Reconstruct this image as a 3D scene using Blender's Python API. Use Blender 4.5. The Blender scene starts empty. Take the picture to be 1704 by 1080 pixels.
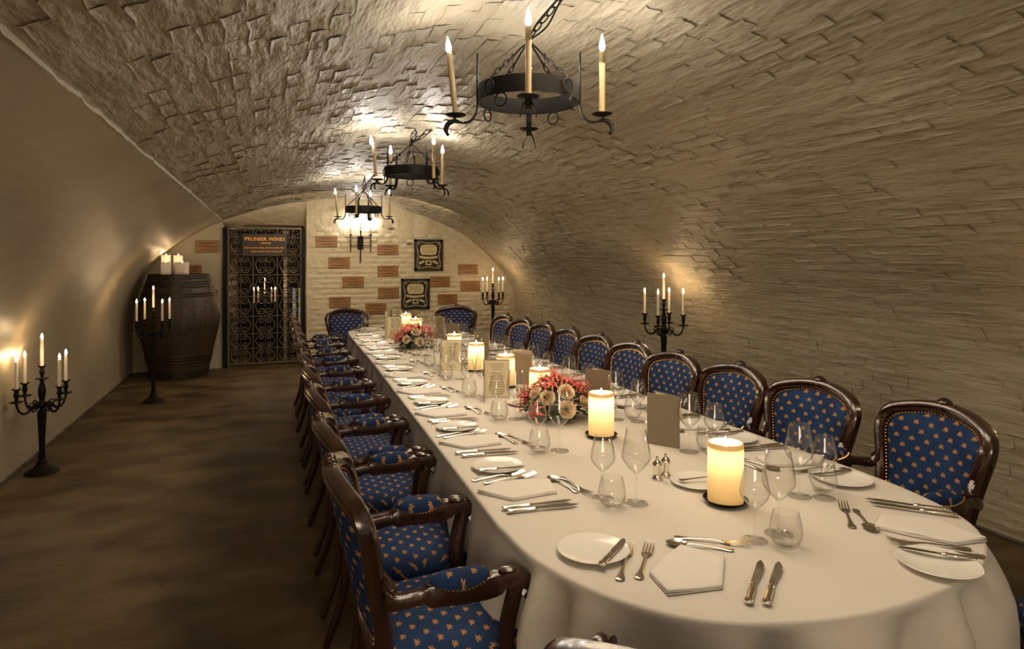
import bpy, math, random
from mathutils import Vector, Matrix, noise
R = math.radians
random.seed(7)
SC = bpy.context.scene
COL = SC.collection
V = Vector

# ------------------------------------------------------------------ camera
H = 1.56                       # eye height
YAW = 20.3
F = 1100.0                     # focal length in pixels of the 1704 frame
cam_d = bpy.data.cameras.new('camera')
cam = bpy.data.objects.new('camera', cam_d)
COL.objects.link(cam)
cam.location = (0, 0, H)
cam.rotation_euler = (R(90), 0, R(-YAW))
cam_d.sensor_width = 36
cam_d.lens = F * 36 / 1704
cam_d.shift_y = -109 / 1704
cam_d.clip_start = 0.05
SC.camera = cam

# ------------------------------------------------------------------ world / exposure
w = bpy.data.worlds.new('world'); SC.world = w
w.use_nodes = True
bg = w.node_tree.nodes['Background']
bg.inputs[0].default_value = (1.0, 0.76, 0.52, 1)
bg.inputs[1].default_value = 0.30
SC.view_settings.view_transform = 'Standard'
SC.view_settings.look = 'None'
SC.view_settings.exposure = 0.0
SC.view_settings.gamma = 1.0
SC.view_settings.use_curve_mapping = False
SC.cycles.use_denoising = True
SC.cycles.sample_clamp_indirect = 3.0
SC.cycles.max_bounces = 8
SC.cycles.diffuse_bounces = 4
SC.cycles.transparent_max_bounces = 24
SC.cycles.caustics_reflective = False
SC.cycles.caustics_refractive = False

def area_light(name, loc, rot, sx, sy, power, col):
    l = bpy.data.lights.new(name, 'AREA'); l.shape = 'RECTANGLE'
    l.size = sx; l.size_y = sy; l.energy = power; l.color = col
    o = bpy.data.objects.new(name, l); COL.objects.link(o)
    o.location = loc; o.rotation_euler = rot
    return o
# added soft fill behind the camera, brightens the left skirt and chairs
area_light('added_soft_fill', (-0.9, -1.2, 1.75), (R(76), 0, R(-26)), 1.6, 0.8, 48, (1.0, 0.78, 0.53))
# unseen fill panels added under the crown to light the table from above
for yy, pw in ((1.9, 18), (3.8, 22), (6.4, 20)):
    area_light('table_fill', (1.25, yy, 2.36), (0, 0, 0), 0.7, 1.3, pw, (1.0, 0.79, 0.54))
area_light('back_wall_fill', (1.3, 8.9, 2.28), (R(40), 0, 0), 2.2, 0.3, 26, (1.0, 0.79, 0.51))  # fill added to brighten the back wall, not a fitting

BULB = 440.0      # emission of chandelier bulbs
FLAME = 270.0    # emission of candle flames

# ------------------------------------------------------------------ materials
def mat(name, base=(.8, .8, .8), rough=.5, metal=0.0, spec=.5, coat=0.0, coat_rough=.1):
    m = bpy.data.materials.new(name); m.use_nodes = True
    b = m.node_tree.nodes['Principled BSDF']
    b.inputs['Base Color'].default_value = (*base, 1)
    b.inputs['Roughness'].default_value = rough
    b.inputs['Metallic'].default_value = metal
    b.inputs['Specular IOR Level'].default_value = spec
    b.inputs['Coat Weight'].default_value = coat
    b.inputs['Coat Roughness'].default_value = coat_rough
    return m

def NT(m): return m.node_tree.nodes, m.node_tree.links, m.node_tree.nodes['Principled BSDF']

def add_noise_color(m, c1, c2, scale, detail=6, lo=.3, hi=.7, coord='Object', stretch=(1, 1, 1)):
    n, l, b = NT(m)
    tc = n.new('ShaderNodeNewGeometry') if coord == 'Position' else n.new('ShaderNodeTexCoord'); mp = n.new('ShaderNodeMapping')
    mp.inputs['Scale'].default_value = stretch
    t = n.new('ShaderNodeTexNoise'); t.inputs['Scale'].default_value = scale; t.inputs['Detail'].default_value = detail
    r = n.new('ShaderNodeValToRGB')
    r.color_ramp.elements[0].position = lo; r.color_ramp.elements[0].color = (*c1, 1)
    r.color_ramp.elements[1].position = hi; r.color_ramp.elements[1].color = (*c2, 1)
    l.new(tc.outputs[coord], mp.inputs[0]); l.new(mp.outputs[0], t.inputs['Vector'])
    l.new(t.outputs[0], r.inputs[0]); l.new(r.outputs[0], b.inputs['Base Color'])
    return t

def add_bump(m, layers, coord='Object'):
    """layers: (scale, detail, distance, stretch)"""
    n, l, b = NT(m)
    tc = n.new('ShaderNodeNewGeometry') if coord == 'Position' else n.new('ShaderNodeTexCoord')
    prev = None
    for scale, det, dist, st in layers:
        mp = n.new('ShaderNodeMapping'); mp.inputs['Scale'].default_value = st
        t = n.new('ShaderNodeTexNoise'); t.inputs['Scale'].default_value = scale; t.inputs['Detail'].default_value = det
        bu = n.new('ShaderNodeBump'); bu.inputs['Distance'].default_value = dist; bu.inputs['Strength'].default_value = 1.0
        l.new(tc.outputs[coord], mp.inputs[0]); l.new(mp.outputs[0], t.inputs['Vector'])
        l.new(t.outputs[0], bu.inputs['Height'])
        if prev: l.new(prev.outputs[0], bu.inputs['Normal'])
        prev = bu
    l.new(prev.outputs[0], b.inputs['Normal'])

M = {}
PAINT = ((.43, .365, .255), (.52, .45, .325))
def paint(name, rough=.42, layers=(), k=1.0):
    m = mat(name, PAINT[0], rough, spec=.35)
    add_noise_color(m, tuple(c * k for c in PAINT[0]), tuple(c * k for c in PAINT[1]), 1.3, 8, coord='Position')
    add_bump(m, layers, 'Position')
    return m
M['plaster'] = paint('smooth_painted_plaster', .46, [(1.6, 4, .02, (1, .35, 1)), (14, 6, .003, (1, .3, 1))], .80)
M['brick_paint'] = paint('painted_brick', .48, [(2.2, 3, .035, (1, .6, 1.4)), (9, 6, .020, (1.2, .28, 2.0)), (40, 5, .006, (1, .5, 1))], .75)
M['vault_paint'] = paint('painted_rough_vault', .52, [(2.6, 4, .045, (1.5, .6, 1)), (10, 7, .019, (1.8, .30, 1.5)), (34, 6, .008, (1, .6, 1))], .73)
M['rough_wall'] = paint('rough_whitewash', .55, [(9, 7, .03, (1, 1, 1)), (30, 5, .008, (1, 1, 1))])
M['back_brick'] = paint('painted_back_brick', .5, [(12, 5, .012, (1, 1, 2)), (50, 4, .003, (1, 1, 1))])
M['floor'] = mat('brown_floor', (.1, .065, .035), .55, spec=.3)
add_noise_color(M['floor'], (.042, .027, .012), (.138, .092, .043), 2.2, 12, .35, .68, stretch=(1, 1.6, 1))
add_bump(M['floor'], [(30, 8, .004, (1, 1, 1)), (3, 3, .01, (1, 1, 1))])
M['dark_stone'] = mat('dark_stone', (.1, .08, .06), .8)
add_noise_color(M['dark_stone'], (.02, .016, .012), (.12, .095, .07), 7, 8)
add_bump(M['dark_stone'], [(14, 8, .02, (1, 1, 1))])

M['wood'] = mat('carved_mahogany', (.05, .016, .009), .24, spec=.5, coat=.6, coat_rough=.12)
add_noise_color(M['wood'], (.009, .003, .002), (.055, .018, .008), 18, 6, .3, .75, stretch=(1, 1, .35))
add_bump(M['wood'], [(40, 3, .0015, (1, 1, 1))])
M['iron'] = mat('black_iron', (.007, .006, .005), .55, metal=0, spec=.14)
add_bump(M['iron'], [(60, 3, .001, (1, 1, 1))])
M['gate_iron'] = mat('rusted_gate_iron', (.13, .10, .07), .45, metal=.3)
M['brass'] = mat('brass_nail', (.55, .34, .12), .28, metal=1)
M['silver'] = mat('polished_silver', (.86, .80, .70), .16, metal=1)
M['blade'] = mat('steel_blade', (.62, .58, .52), .20, metal=1)
M['china'] = mat('white_china', (.82, .80, .75), .16, spec=.5)
M['wax'] = mat('white_wax', (.80, .74, .62), .45)
M['wax'].node_tree.nodes['Principled BSDF'].inputs['Subsurface Weight'].default_value = .25
M['wax'].node_tree.nodes['Principled BSDF'].inputs['Subsurface Scale'].default_value = .02
M['sleeve'] = mat('amber_candle_sleeve', (.36, .25, .12), .5)
M['wick'] = mat('wick', (.02, .015, .01), .9)
M['linen'] = mat('table_linen', (.67, .625, .565), .85, spec=.15)
M['linen'].node_tree.nodes['Principled BSDF'].inputs['Sheen Weight'].default_value = .1
add_bump(M['linen'], [(5, 4, .006, (1, 1, 1)), (600, 1, .0004, (1, 1, 1))])
M['napkin'] = mat('napkin_linen', (.74, .71, .66), .85, spec=.15)
add_bump(M['napkin'], [(20, 3, .003, (1, 1, 1)), (700, 1, .0004, (1, 1, 1))])
M['card'] = mat('taupe_card', (.215, .175, .125), .6)
M['paper'] = mat('cream_paper', (.70, .64, .46), .8)
M['ink'] = mat('grey_ink', (.16, .13, .09), .8)
M['box_wood'] = mat('branded_box_wood', (.32, .12, .035), .5)
add_noise_color(M['box_wood'], (.14, .062, .018), (.28, .135, .042), 3, 8, .3, .7, stretch=(1, 1, 9))
M['burn'] = mat('burnt_brand', (.07, .025, .01), .8)
M['frame_black'] = mat('black_frame', (.014, .010, .008), .35)
M['gold_print'] = mat('faded_gold_print', (.46, .37, .20), .6)
add_noise_color(M['gold_print'], (.30, .23, .11), (.56, .47, .27), 30, 4)
M['sign_board'] = mat('dark_sign_board', (.030, .018, .010), .5)
M['sign_gold'] = mat('orange_gilt_letters', (.92, .42, .08), .5)
M['barrel'] = mat('dark_barrel_oak', (.03, .016, .009), .45)
add_noise_color(M['barrel'], (.014, .007, .004), (.050, .026, .014), 6, 6, .3, .7, stretch=(4, 4, .6))
add_bump(M['barrel'], [(9, 4, .006, (1, 1, 14)), (60, 3, .001, (1, 1, 1))])
M['hoop'] = mat('dark_hoop', (.018, .012, .009), .4, metal=.3)
M['leaf'] = mat('dark_leaf', (.018, .055, .014), .5)
M['leaf2'] = mat('bright_leaf', (.06, .14, .025), .5)
M['pink'] = mat('coral_pink_petal', (.80, .13, .10), .55)
add_noise_color(M['pink'], (.72, .07, .07), (.92, .30, .22), 25, 2)
M['rose'] = mat('cream_rose_petal', (.86, .66, .45), .6)
M['rose'].node_tree.nodes['Principled BSDF'].inputs['Subsurface Weight'].default_value = .1
M['stem'] = mat('green_stem', (.04, .09, .02), .6)
M['lead'] = mat('window_lead', (.02, .02, .018), .5)
M['white_post'] = mat('flaking_white_post', (.40, .36, .28), .7)
add_noise_color(M['white_post'], (.12, .10, .07), (.5, .45, .36), 12, 8)

def emit(name, col, s):
    m = bpy.data.materials.new(name); m.use_nodes = True
    nt = m.node_tree; nt.nodes.clear()
    e = nt.nodes.new('ShaderNodeEmission'); e.inputs[0].default_value = (*col, 1); e.inputs[1].default_value = s
    o = nt.nodes.new('ShaderNodeOutputMaterial'); nt.links.new(e.outputs[0], o.inputs[0])
    return m
M['bulb'] = emit('bulb_flame', (1.0, .93, .83), BULB)
M['flame'] = emit('candle_flame', (1.0, .68, .36), FLAME)
M['pane_lit'] = emit('lit_clear_pane', (.80, .72, .55), .28)
M['pane_yellow'] = emit('lit_yellow_pane', (.75, .62, .05), .32)

def glass_mat():
    m = bpy.data.materials.new('thin_clear_glass'); m.use_nodes = True
    nt = m.node_tree; nt.nodes.clear()
    o = nt.nodes.new('ShaderNodeOutputMaterial')
    mx = nt.nodes.new('ShaderNodeMixShader')
    tr = nt.nodes.new('ShaderNodeBsdfTransparent')
    gl = nt.nodes.new('ShaderNodeBsdfGlossy'); gl.inputs['Roughness'].default_value = .01
    lw = nt.nodes.new('ShaderNodeLayerWeight'); lw.inputs['Blend'].default_value = .5
    rp = nt.nodes.new('ShaderNodeValToRGB')
    rp.color_ramp.elements[0].position = .0; rp.color_ramp.elements[0].color = (.995, .995, .99, 1)
    rp.color_ramp.elements[1].position = .96; rp.color_ramp.elements[1].color = (.10, .09, .08, 1)
    e = rp.color_ramp.elements.new(.72); e.color = (.97, .97, .96, 1)
    e = rp.color_ramp.elements.new(.88); e.color = (.72, .71, .68, 1)
    l2 = nt.nodes.new('ShaderNodeLayerWeight'); l2.inputs['Blend'].default_value = .5
    pw = nt.nodes.new('ShaderNodeMath'); pw.operation = 'POWER'; pw.inputs[1].default_value = 3.6
    ml = nt.nodes.new('ShaderNodeMath'); ml.operation = 'MULTIPLY_ADD'; ml.inputs[1].default_value = .92; ml.inputs[2].default_value = .050
    nt.links.new(l2.outputs['Facing'], pw.inputs[0]); nt.links.new(pw.outputs[0], ml.inputs[0])
    nt.links.new(lw.outputs['Facing'], rp.inputs[0]); nt.links.new(rp.outputs[0], tr.inputs[0])
    nt.links.new(ml.outputs[0], mx.inputs[0]); nt.links.new(tr.outputs[0], mx.inputs[1])
    nt.links.new(gl.outputs[0], mx.inputs[2]); nt.links.new(mx.outputs[0], o.inputs[0])
    return m
M['glass'] = glass_mat()

def pillar_wax():
    m = bpy.data.materials.new('ivory_pillar_wax'); m.use_nodes = True
    nt = m.node_tree; nt.nodes.clear()
    o = nt.nodes.new('ShaderNodeOutputMaterial')
    d = nt.nodes.new('ShaderNodeBsdfDiffuse'); d.inputs[0].default_value = (.82, .70, .46, 1)
    t = nt.nodes.new('ShaderNodeBsdfTranslucent'); t.inputs[0].default_value = (.96, .80, .50, 1)
    mx = nt.nodes.new('ShaderNodeMixShader'); mx.inputs[0].default_value = .48
    g = nt.nodes.new('ShaderNodeBsdfGlossy'); g.inputs['Roughness'].default_value = .35
    m2 = nt.nodes.new('ShaderNodeMixShader'); m2.inputs[0].default_value = .03
    nt.links.new(d.outputs[0], mx.inputs[1]); nt.links.new(t.outputs[0], mx.inputs[2])
    nt.links.new(mx.outputs[0], m2.inputs[1]); nt.links.new(g.outputs[0], m2.inputs[2])
    nt.links.new(m2.outputs[0], o.inputs[0])
    return m
M['pillar'] = pillar_wax()

def fabric(name, base, motif, pitch=.068):
    """blue damask with a staggered gold palmette, drawn from the UV (metres)"""
    m = mat(name, base, .82, spec=.2)
    n, l, b = NT(m)
    def math_(op, a, c=None, d=None):
        x = n.new('ShaderNodeMath'); x.operation = op
        for i, v in enumerate((a, c, d)):
            if v is None: continue
            if hasattr(v, 'type') and hasattr(v, 'links'): l.new(v, x.inputs[i])
            else: x.inputs[i].default_value = v
        return x.outputs[0]
    tc = n.new('ShaderNodeTexCoord'); sp = n.new('ShaderNodeSeparateXYZ')
    l.new(tc.outputs['UV'], sp.inputs[0])
    u = math_('DIVIDE', sp.outputs[0], pitch); v = math_('DIVIDE', sp.outputs[1], pitch * .49)
    row = math_('FLOOR', v)
    off = math_('MULTIPLY', math_('MODULO', math_('ABSOLUTE', row), 2.0), .5)
    fu = math_('SUBTRACT', math_('FRACT', math_('ADD', math_('ADD', u, 100.0), off)), .5)
    fv = math_('SUBTRACT', math_('FRACT', math_('ADD', v, 100.0)), .42)
    du = math_('MULTIPLY', fu, pitch); dv = math_('MULTIPLY', fv, pitch * .49)
    dv = math_('ADD', dv, .003)
    ang = math_('ARCTAN2', du, dv)
    r = math_('SQRT', math_('ADD', math_('MULTIPLY', du, du), math_('MULTIPLY', dv, dv)))
    pet = math_('ABSOLUTE', math_('COSINE', math_('MULTIPLY', ang, 3.6)))
    rad = math_('ADD', math_('MULTIPLY', pet, .0092), .0036)
    half = math_('LESS_THAN', math_('ABSOLUTE', ang), 2.05)
    ins = math_('MULTIPLY', math_('LESS_THAN', r, rad), half)
    stalk = math_('MULTIPLY', math_('LESS_THAN', math_('ABSOLUTE', du), .0016), math_('LESS_THAN', math_('ABSOLUTE', math_('ADD', dv, .003)), .0035))
    ins = math_('MAXIMUM', ins, stalk)
    nz = n.new('ShaderNodeTexNoise'); nz.inputs['Scale'].default_value = 9; nz.inputs['Detail'].default_value = 4
    l.new(tc.outputs['UV'], nz.inputs['Vector'])
    cr = n.new('ShaderNodeValToRGB')
    cr.color_ramp.elements[0].position = .3; cr.color_ramp.elements[0].color = (base[0] * .7, base[1] * .7, base[2] * .7, 1)
    cr.color_ramp.elements[1].position = .75; cr.color_ramp.elements[1].color = (base[0] * 1.3, base[1] * 1.3, base[2] * 1.25, 1)
    l.new(nz.outputs[0], cr.inputs[0])
    mx = n.new('ShaderNodeMix'); mx.data_type = 'RGBA'
    l.new(ins, mx.inputs[0]); l.new(cr.outputs[0], mx.inputs[6]); mx.inputs[7].default_value = (*motif, 1)
    l.new(mx.outputs[2], b.inputs['Base Color'])
    wv = n.new('ShaderNodeTexNoise'); wv.inputs['Scale'].default_value = 900
    l.new(tc.outputs['UV'], wv.inputs['Vector'])
    bu = n.new('ShaderNodeBump'); bu.inputs['Distance'].default_value = .0006
    l.new(wv.outputs[0], bu.inputs['Height']); l.new(bu.outputs[0], b.inputs['Normal'])
    return m
M['fabric'] = fabric('blue_damask', (.012, .034, .108), (.42, .21, .07))

# ------------------------------------------------------------------ mesh builder
class MB:
    def __init__(s): s.v = []; s.f = []; s.uv = {}
    def add(s, vs, fs, uv=None):
        k = len(s.v)
        s.v += [tuple(p) for p in vs]
        s.f += [tuple(i + k for i in f) for f in fs]
        if uv:
            for i, q in enumerate(uv): s.uv[k + i] = q
        return s
    def merge(s, o, mtx=None):
        vs = [tuple(mtx @ V(p)) for p in o.v] if mtx else o.v
        k = len(s.v); s.add(vs, o.f)
        for i, q in o.uv.items(): s.uv[k + i] = q
        return s
    def box(s, c, d, mtx=None):
        x, y, z = d[0] / 2, d[1] / 2, d[2] / 2
        vs = [V((sx * x + c[0], sy * y + c[1], sz * z + c[2])) for sz in (-1, 1) for sy in (-1, 1) for sx in (-1, 1)]
        if mtx: vs = [mtx @ p for p in vs]
        return s.add(vs, [(0, 2, 3, 1), (4, 5, 7, 6), (0, 1, 5, 4), (2, 6, 7, 3), (0, 4, 6, 2), (1, 3, 7, 5)])
    def bbox_(s, c, d, bev):
        """box with chamfered edges on the xy outline and top"""
        x, y, z = d[0] / 2, d[1] / 2, d[2] / 2
        rings = []
        def ring(ix, zz):
            xx, yy = x - ix, y - ix
            return [V((c[0] + a, c[1] + b, c[2] + zz)) for a, b in
                    ((-xx + bev, -yy), (xx - bev, -yy), (xx, -yy + bev), (xx, yy - bev), (xx - bev, yy), (-xx + bev, yy), (-xx, yy - bev), (-xx, -yy + bev))]
        rs = [ring(bev * .5, -z), ring(0, -z + bev * .6), ring(0, z - bev * .6), ring(bev * .5, z)]
        vs = sum(rs, [])
        fs = []
        for k in range(3):
            for i in range(8):
                j = (i + 1) % 8
                fs.append((k * 8 + i, k * 8 + j, k * 8 + 8 + j, k * 8 + 8 + i))
        fs.append(tuple(reversed(range(8)))); fs.append(tuple(range(24, 32)))
        return s.add(vs, fs)
    def lathe(s, prof, n=24, c=(0, 0, 0), mtx=None, wob=None):
        """prof: (r, z) from bottom to top; r==0 ends closed"""
        vs = []; idx = []
        for r, z in prof:
            if r < 1e-6:
                idx.append([len(vs)]); vs.append(V((c[0], c[1], c[2] + z)))
            else:
                row = []
                for i in range(n):
                    a = 2 * math.pi * i / n
                    rr = r * (1 + (wob(a, z) if wob else 0))
                    row.append(len(vs)); vs.append(V((c[0] + rr * math.cos(a), c[1] + rr * math.sin(a), c[2] + z)))
                idx.append(row)
        fs = []
        for a, b in zip(idx, idx[1:]):
            if len(a) == 1 and len(b) == 1: continue
            for i in range(n):
                j = (i + 1) % n
                if len(a) == 1: fs.append((a[0], b[j], b[i]))
                elif len(b) == 1: fs.append((a[i], a[j], b[0]))
                else: fs.append((a[i], a[j], b[j], b[i]))
        if mtx: vs = [mtx @ p for p in vs]
        return s.add(vs, fs)
    def sweep(s, path, prof, ref=(0, 0, 1), closed=False, scale=None, caps=True, twist=None):
        path = [V(p) for p in path]; n = len(path); m = len(prof)
        ref0 = V(ref) if not callable(ref) else None
        vs = []
        for i, p in enumerate(path):
            if closed: t = path[(i + 1) % n] - path[(i - 1) % n]
            else: t = path[min(i + 1, n - 1)] - path[max(i - 1, 0)]
            t = t.normalized() if t.length > 1e-9 else V((0, 0, 1))
            rf = ref0 if ref0 else V(ref(i))
            side = rf.cross(t)
            if side.length < 1e-4: side = V((1, 0, 0)).cross(t)
            if side.length < 1e-4: side = V((0, 1, 0)).cross(t)
            side.normalize(); up = t.cross(side)
            sc = scale[i] if scale else 1.0
            sa, sb = sc if isinstance(sc, tuple) else (sc, sc)
            for a, b in prof: vs.append(p + side * (a * sa) + up * (b * sb))
        fs = []
        for i in range(n if closed else n - 1):
            k = (i + 1) % n
            for j in range(m):
                q = (j + 1) % m
                fs.append((i * m + j, i * m + q, k * m + q, k * m + j))
        if not closed and caps:
            fs.append(tuple(reversed(range(m)))); fs.append(tuple(range((n - 1) * m, n * m)))
        return s.add(vs, fs)
    def tube(s, path, r, n=8, ref=(0, 0, 1), closed=False, scale=None):
        prof = [(r * math.cos(2 * math.pi * i / n), r * math.sin(2 * math.pi * i / n)) for i in range(n)]
        return s.sweep(path, prof, ref, closed, scale)
    def sphere(s, c, r, nu=10, nv=6, sc=(1, 1, 1), mtx=None):
        pr = []
        vs = []; 
        vs.append(V((0, 0, -1)))
        for j in range(1, nv):
            th = math.pi * j / nv
            for i in range(nu):
                a = 2 * math.pi * i / nu
                vs.append(V((math.sin(th) * math.cos(a), math.sin(th) * math.sin(a), -math.cos(th))))
        vs.append(V((0, 0, 1)))
        fs = []
        for i in range(nu): fs.append((0, 1 + (i + 1) % nu, 1 + i))
        for j in range(nv - 2):
            for i in range(nu):
                a = 1 + j * nu; b = a + nu
                fs.append((a + i, a + (i + 1) % nu, b + (i + 1) % nu, b + i))
        k = 1 + (nv - 2) * nu
        for i in range(nu): fs.append((k + i, k + (i + 1) % nu, len(vs) - 1))
        out = []
        for p in vs:
            q = V((p.x * r * sc[0], p.y * r * sc[1], p.z * r * sc[2])); 
            if mtx: q = mtx @ q
            out.append(q + V(c))
        return s.add(out, fs)
    def prism(s, pts, z0, z1, mtx=None):
        """pts: ccw (x,y) polygon extruded in z"""
        n = len(pts)
        vs = [V((x, y, z0)) for x, y in pts] + [V((x, y, z1)) for x, y in pts]
        if mtx: vs = [mtx @ p for p in vs]
        fs = [tuple(reversed(range(n))), tuple(range(n, 2 * n))]
        for i in range(n):
            j = (i + 1) % n
            fs.append((i, j, n + j, n + i))
        return s.add(vs, fs)
    def mesh(s, name, material, smooth=True, ang=38):
        me = bpy.data.meshes.new(name)
        me.from_pydata(s.v, [], s.f); me.validate(); 
        if s.uv:
            uvl = me.uv_layers.new(name='UVMap')
            for lp in me.loops: uvl.data[lp.index].uv = s.uv.get(lp.vertex_index, (0, 0))
        if smooth:
            me.polygons.foreach_set('use_smooth', [True] * len(me.polygons))
            if ang: me.set_sharp_from_angle(angle=R(ang))
        me.materials.append(material)
        return me

def obj(name, mb, material, parent=None, smooth=True, ang=38, loc=None):
    me = mb.mesh(name, material, smooth, ang) if isinstance(mb, MB) else mb
    o = bpy.data.objects.new(name, me); COL.objects.link(o)
    if parent: o.parent = parent
    if loc: o.location = loc
    return o
def thing(name, label, cat, loc=(0, 0, 0), rz=0, group=None):
    o = bpy.data.objects.new(name, None); COL.objects.link(o)
    o.empty_display_size = .05
    o.location = loc; o.rotation_euler = (0, 0, rz); tag(o, label, cat, group)
    return o
def tag(o, label=None, cat=None, group=None, kind=None):
    if label: o['label'] = label
    if cat: o['category'] = cat
    if group: o['group'] = group
    if kind: o['kind'] = kind
    return o
def struct(name, mb, material, **k):
    return tag(obj(name, mb, material, **k), kind='structure')
CH = {}
def children_of(root):
    if root.name not in CH:
        CH[root.name] = [c for c in bpy.data.objects if c.parent == root]
    return CH[root.name]
def dup(root, loc, rz, label, group=None):
    r = root.copy(); COL.objects.link(r); r.location = loc; r.rotation_euler = (0, 0, rz)
    r['label'] = label
    if group: r['group'] = group
    def rec(src, dst):
        for ch in children_of(src):
            c = ch.copy(); COL.objects.link(c); c.parent = dst
            rec(ch, c)
    rec(root, r)
    return r
PROTO = {}
def place(kind, builder, loc, rz, label, cat, group):
    """first use builds the thing, later ones copy it with its parts"""
    if kind not in PROTO:
        PROTO[kind] = o = builder()
        o.location = loc; o.rotation_euler = (0, 0, rz); tag(o, label, cat, group)
        return o
    return dup(PROTO[kind], loc, rz, label, group)

def catmull(pts, per=6, closed=False):
    pts = [V(p) for p in pts]; n = len(pts); out = []
    rng = range(n) if closed else range(n - 1)
    for i in rng:
        g = (lambda k: pts[k % n]) if closed else (lambda k: pts[min(max(k, 0), n - 1)])
        p0, p1, p2, p3 = g(i - 1), g(i), g(i + 1), g(i + 2)
        for q in range(per):
            t = q / per
            out.append(.5 * ((2 * p1) + (p2 - p0) * t + (2 * p0 - 5 * p1 + 4 * p2 - p3) * t * t + (3 * p1 - p0 - 3 * p2 + p3) * t ** 3))
    if not closed: out.append(pts[-1])
    return out
def circle(r, n, c=(0, 0, 0), axis='z'):
    out = []
    for i in range(n):
        a = 2 * math.pi * i / n; x, y = r * math.cos(a), r * math.sin(a)
        out.append(V(c) + (V((x, y, 0)) if axis == 'z' else V((x, 0, y)) if axis == 'y' else V((0, x, y))))
    return out
def spiral(c, r0, r1, a0, a1, n, plane='xz'):
    out = []
    for i in range(n + 1):
        t = i / n; r = r0 + (r1 - r0) * t; a = a0 + (a1 - a0) * t
        x, z = c[0] + r * math.cos(a), c[1] + r * math.sin(a)
        out.append(V((x, 0, z)))
    return out

# ================================================================== SETTING
BW = 10.3                                  # y of the back wall
Y0, Y1 = -2.6, BW + .02
BASE = [(-1.75, 0), (-1.75, .35), (-1.75, .7), (-1.71, 1.0), (-1.57, 1.35), (-1.34, 1.64), (-1.01, 1.90), (-.607, 2.12),
        (0, 2.32), (.5, 2.42), (1.06, 2.47), (1.65, 2.42), (2.27, 2.26), (2.8, 2.04), (3.16, 1.81), (3.6, 1.42), (3.79, 1.12),
        (3.86, .85), (3.88, .5), (3.88, 0)]
_d = catmull([(x, 0, z) for x, z in BASE], 14)
_arc = [0.0]
for a, b in zip(_d, _d[1:]): _arc.append(_arc[-1] + (b - a).length)
ARC = _arc[-1]
def base_at(s):
    s = min(max(s, 0), ARC)
    lo, hi = 0, len(_arc) - 1
    while hi - lo > 1:
        m = (lo + hi) // 2
        if _arc[m] <= s: lo = m
        else: hi = m
    t = (s - _arc[lo]) / max(1e-9, _arc[hi] - _arc[lo])
    p = _d[lo].lerp(_d[hi], t)
    return p.x, p.z
def arc_of(ix):                            # arc length at BASE point ix
    return _arc[ix * 14] if ix * 14 < len(_arc) else ARC
def lift(x, y):
    wgt = max(0.0, 1 - ((x - 1.06) / 1.75) ** 2) ** 2
    return .17 * wgt * min(1.15, max(0.0, (BW - y) / 8.0))
def P(s, y, inset=0.0):
    x, z = base_at(s)
    p = V((x, y, z + lift(x, y)))
    if inset:
        x2, z2 = base_at(min(s + .02, ARC)); x1, z1 = base_at(max(s - .02, 0))
        t = V((x2 - x1, 0, z2 + lift(x2, y) - z1 - lift(x1, y))).normalized()
        p += V((t.z, 0, -t.x)) * inset      # towards the room
    return p
def ztop(x, y):
    """height of the vault above x"""
    best = 0
    for a, b in zip(_d, _d[1:]):
        if a.x <= x <= b.x and b.x > a.x:
            t = (x - a.x) / (b.x - a.x); best = max(best, a.z + (b.z - a.z) * t)
    return best + lift(x, y)

S_SEAM = arc_of(7)          # plaster ends, brick begins
S_WALL = arc_of(13)         # vault / right wall
def sheet(s0, s1, ds, dy, inset=0.0, amp=0.0, sc=1.5):
    mb = MB(); ns = max(2, int((s1 - s0) / ds)); ny = int((Y1 - Y0) / dy)
    vs = []
    for j in range(ny + 1):
        y = Y0 + (Y1 - Y0) * j / ny
        for i in range(ns + 1):
            s = s0 + (s1 - s0) * i / ns
            d = amp * noise.fractal(V((s * sc, y * sc * .6, 3.1)), 1.0, 2.0, 3) if amp else 0
            vs.append(P(s, y, inset + d))
    fs = []
    for j in range(ny):
        for i in range(ns):
            a = j * (ns + 1) + i
            fs.append((a, a + 1, a + ns + 2, a + ns + 1))
    return mb.add(vs, fs)
def relief(s, y): return .022 * noise.fractal(V((s * 1.5, y * .9, 3.1)), 1.0, 2.0, 3)
# left plaster skin stands a little proud of the bricks, with a rough broken edge
left = sheet(0, S_SEAM, .12, .20, .022, .010)
edge = []; fs = []
ny = 300
for j in range(ny + 1):
    y = Y0 + (Y1 - Y0) * j / ny
    w_ = .010 * noise.noise(V((0, y * 6, 0))) + .006 * noise.noise(V((0, y * 22, 4))) 
    for ds, ins in ((0, .022), (.002 + w_, .023), (.005 + w_, .017), (.006 + w_, -.02)):
        edge.append(P(S_SEAM + ds, y, ins))
for j in range(ny):
    for i in range(3):
        a = j * 4 + i; fs.append((a, a + 1, a + 5, a + 4))
left.add(edge, fs)
wall_left = struct('wall_left', left, M['plaster'], ang=60)
ceiling = struct('ceiling', sheet(S_SEAM, S_WALL, .06, .08, 0, .022), M['vault_paint'], ang=0)
wall_right = struct('wall_right', sheet(S_WALL, ARC, .06, .08, 0, .022), M['brick_paint'], ang=0)

fl = MB(); fl.box((1.05, 5.9, -.05), (6.2, 17.2, .1))
struct('floor', fl, M['floor'], smooth=False)

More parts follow.
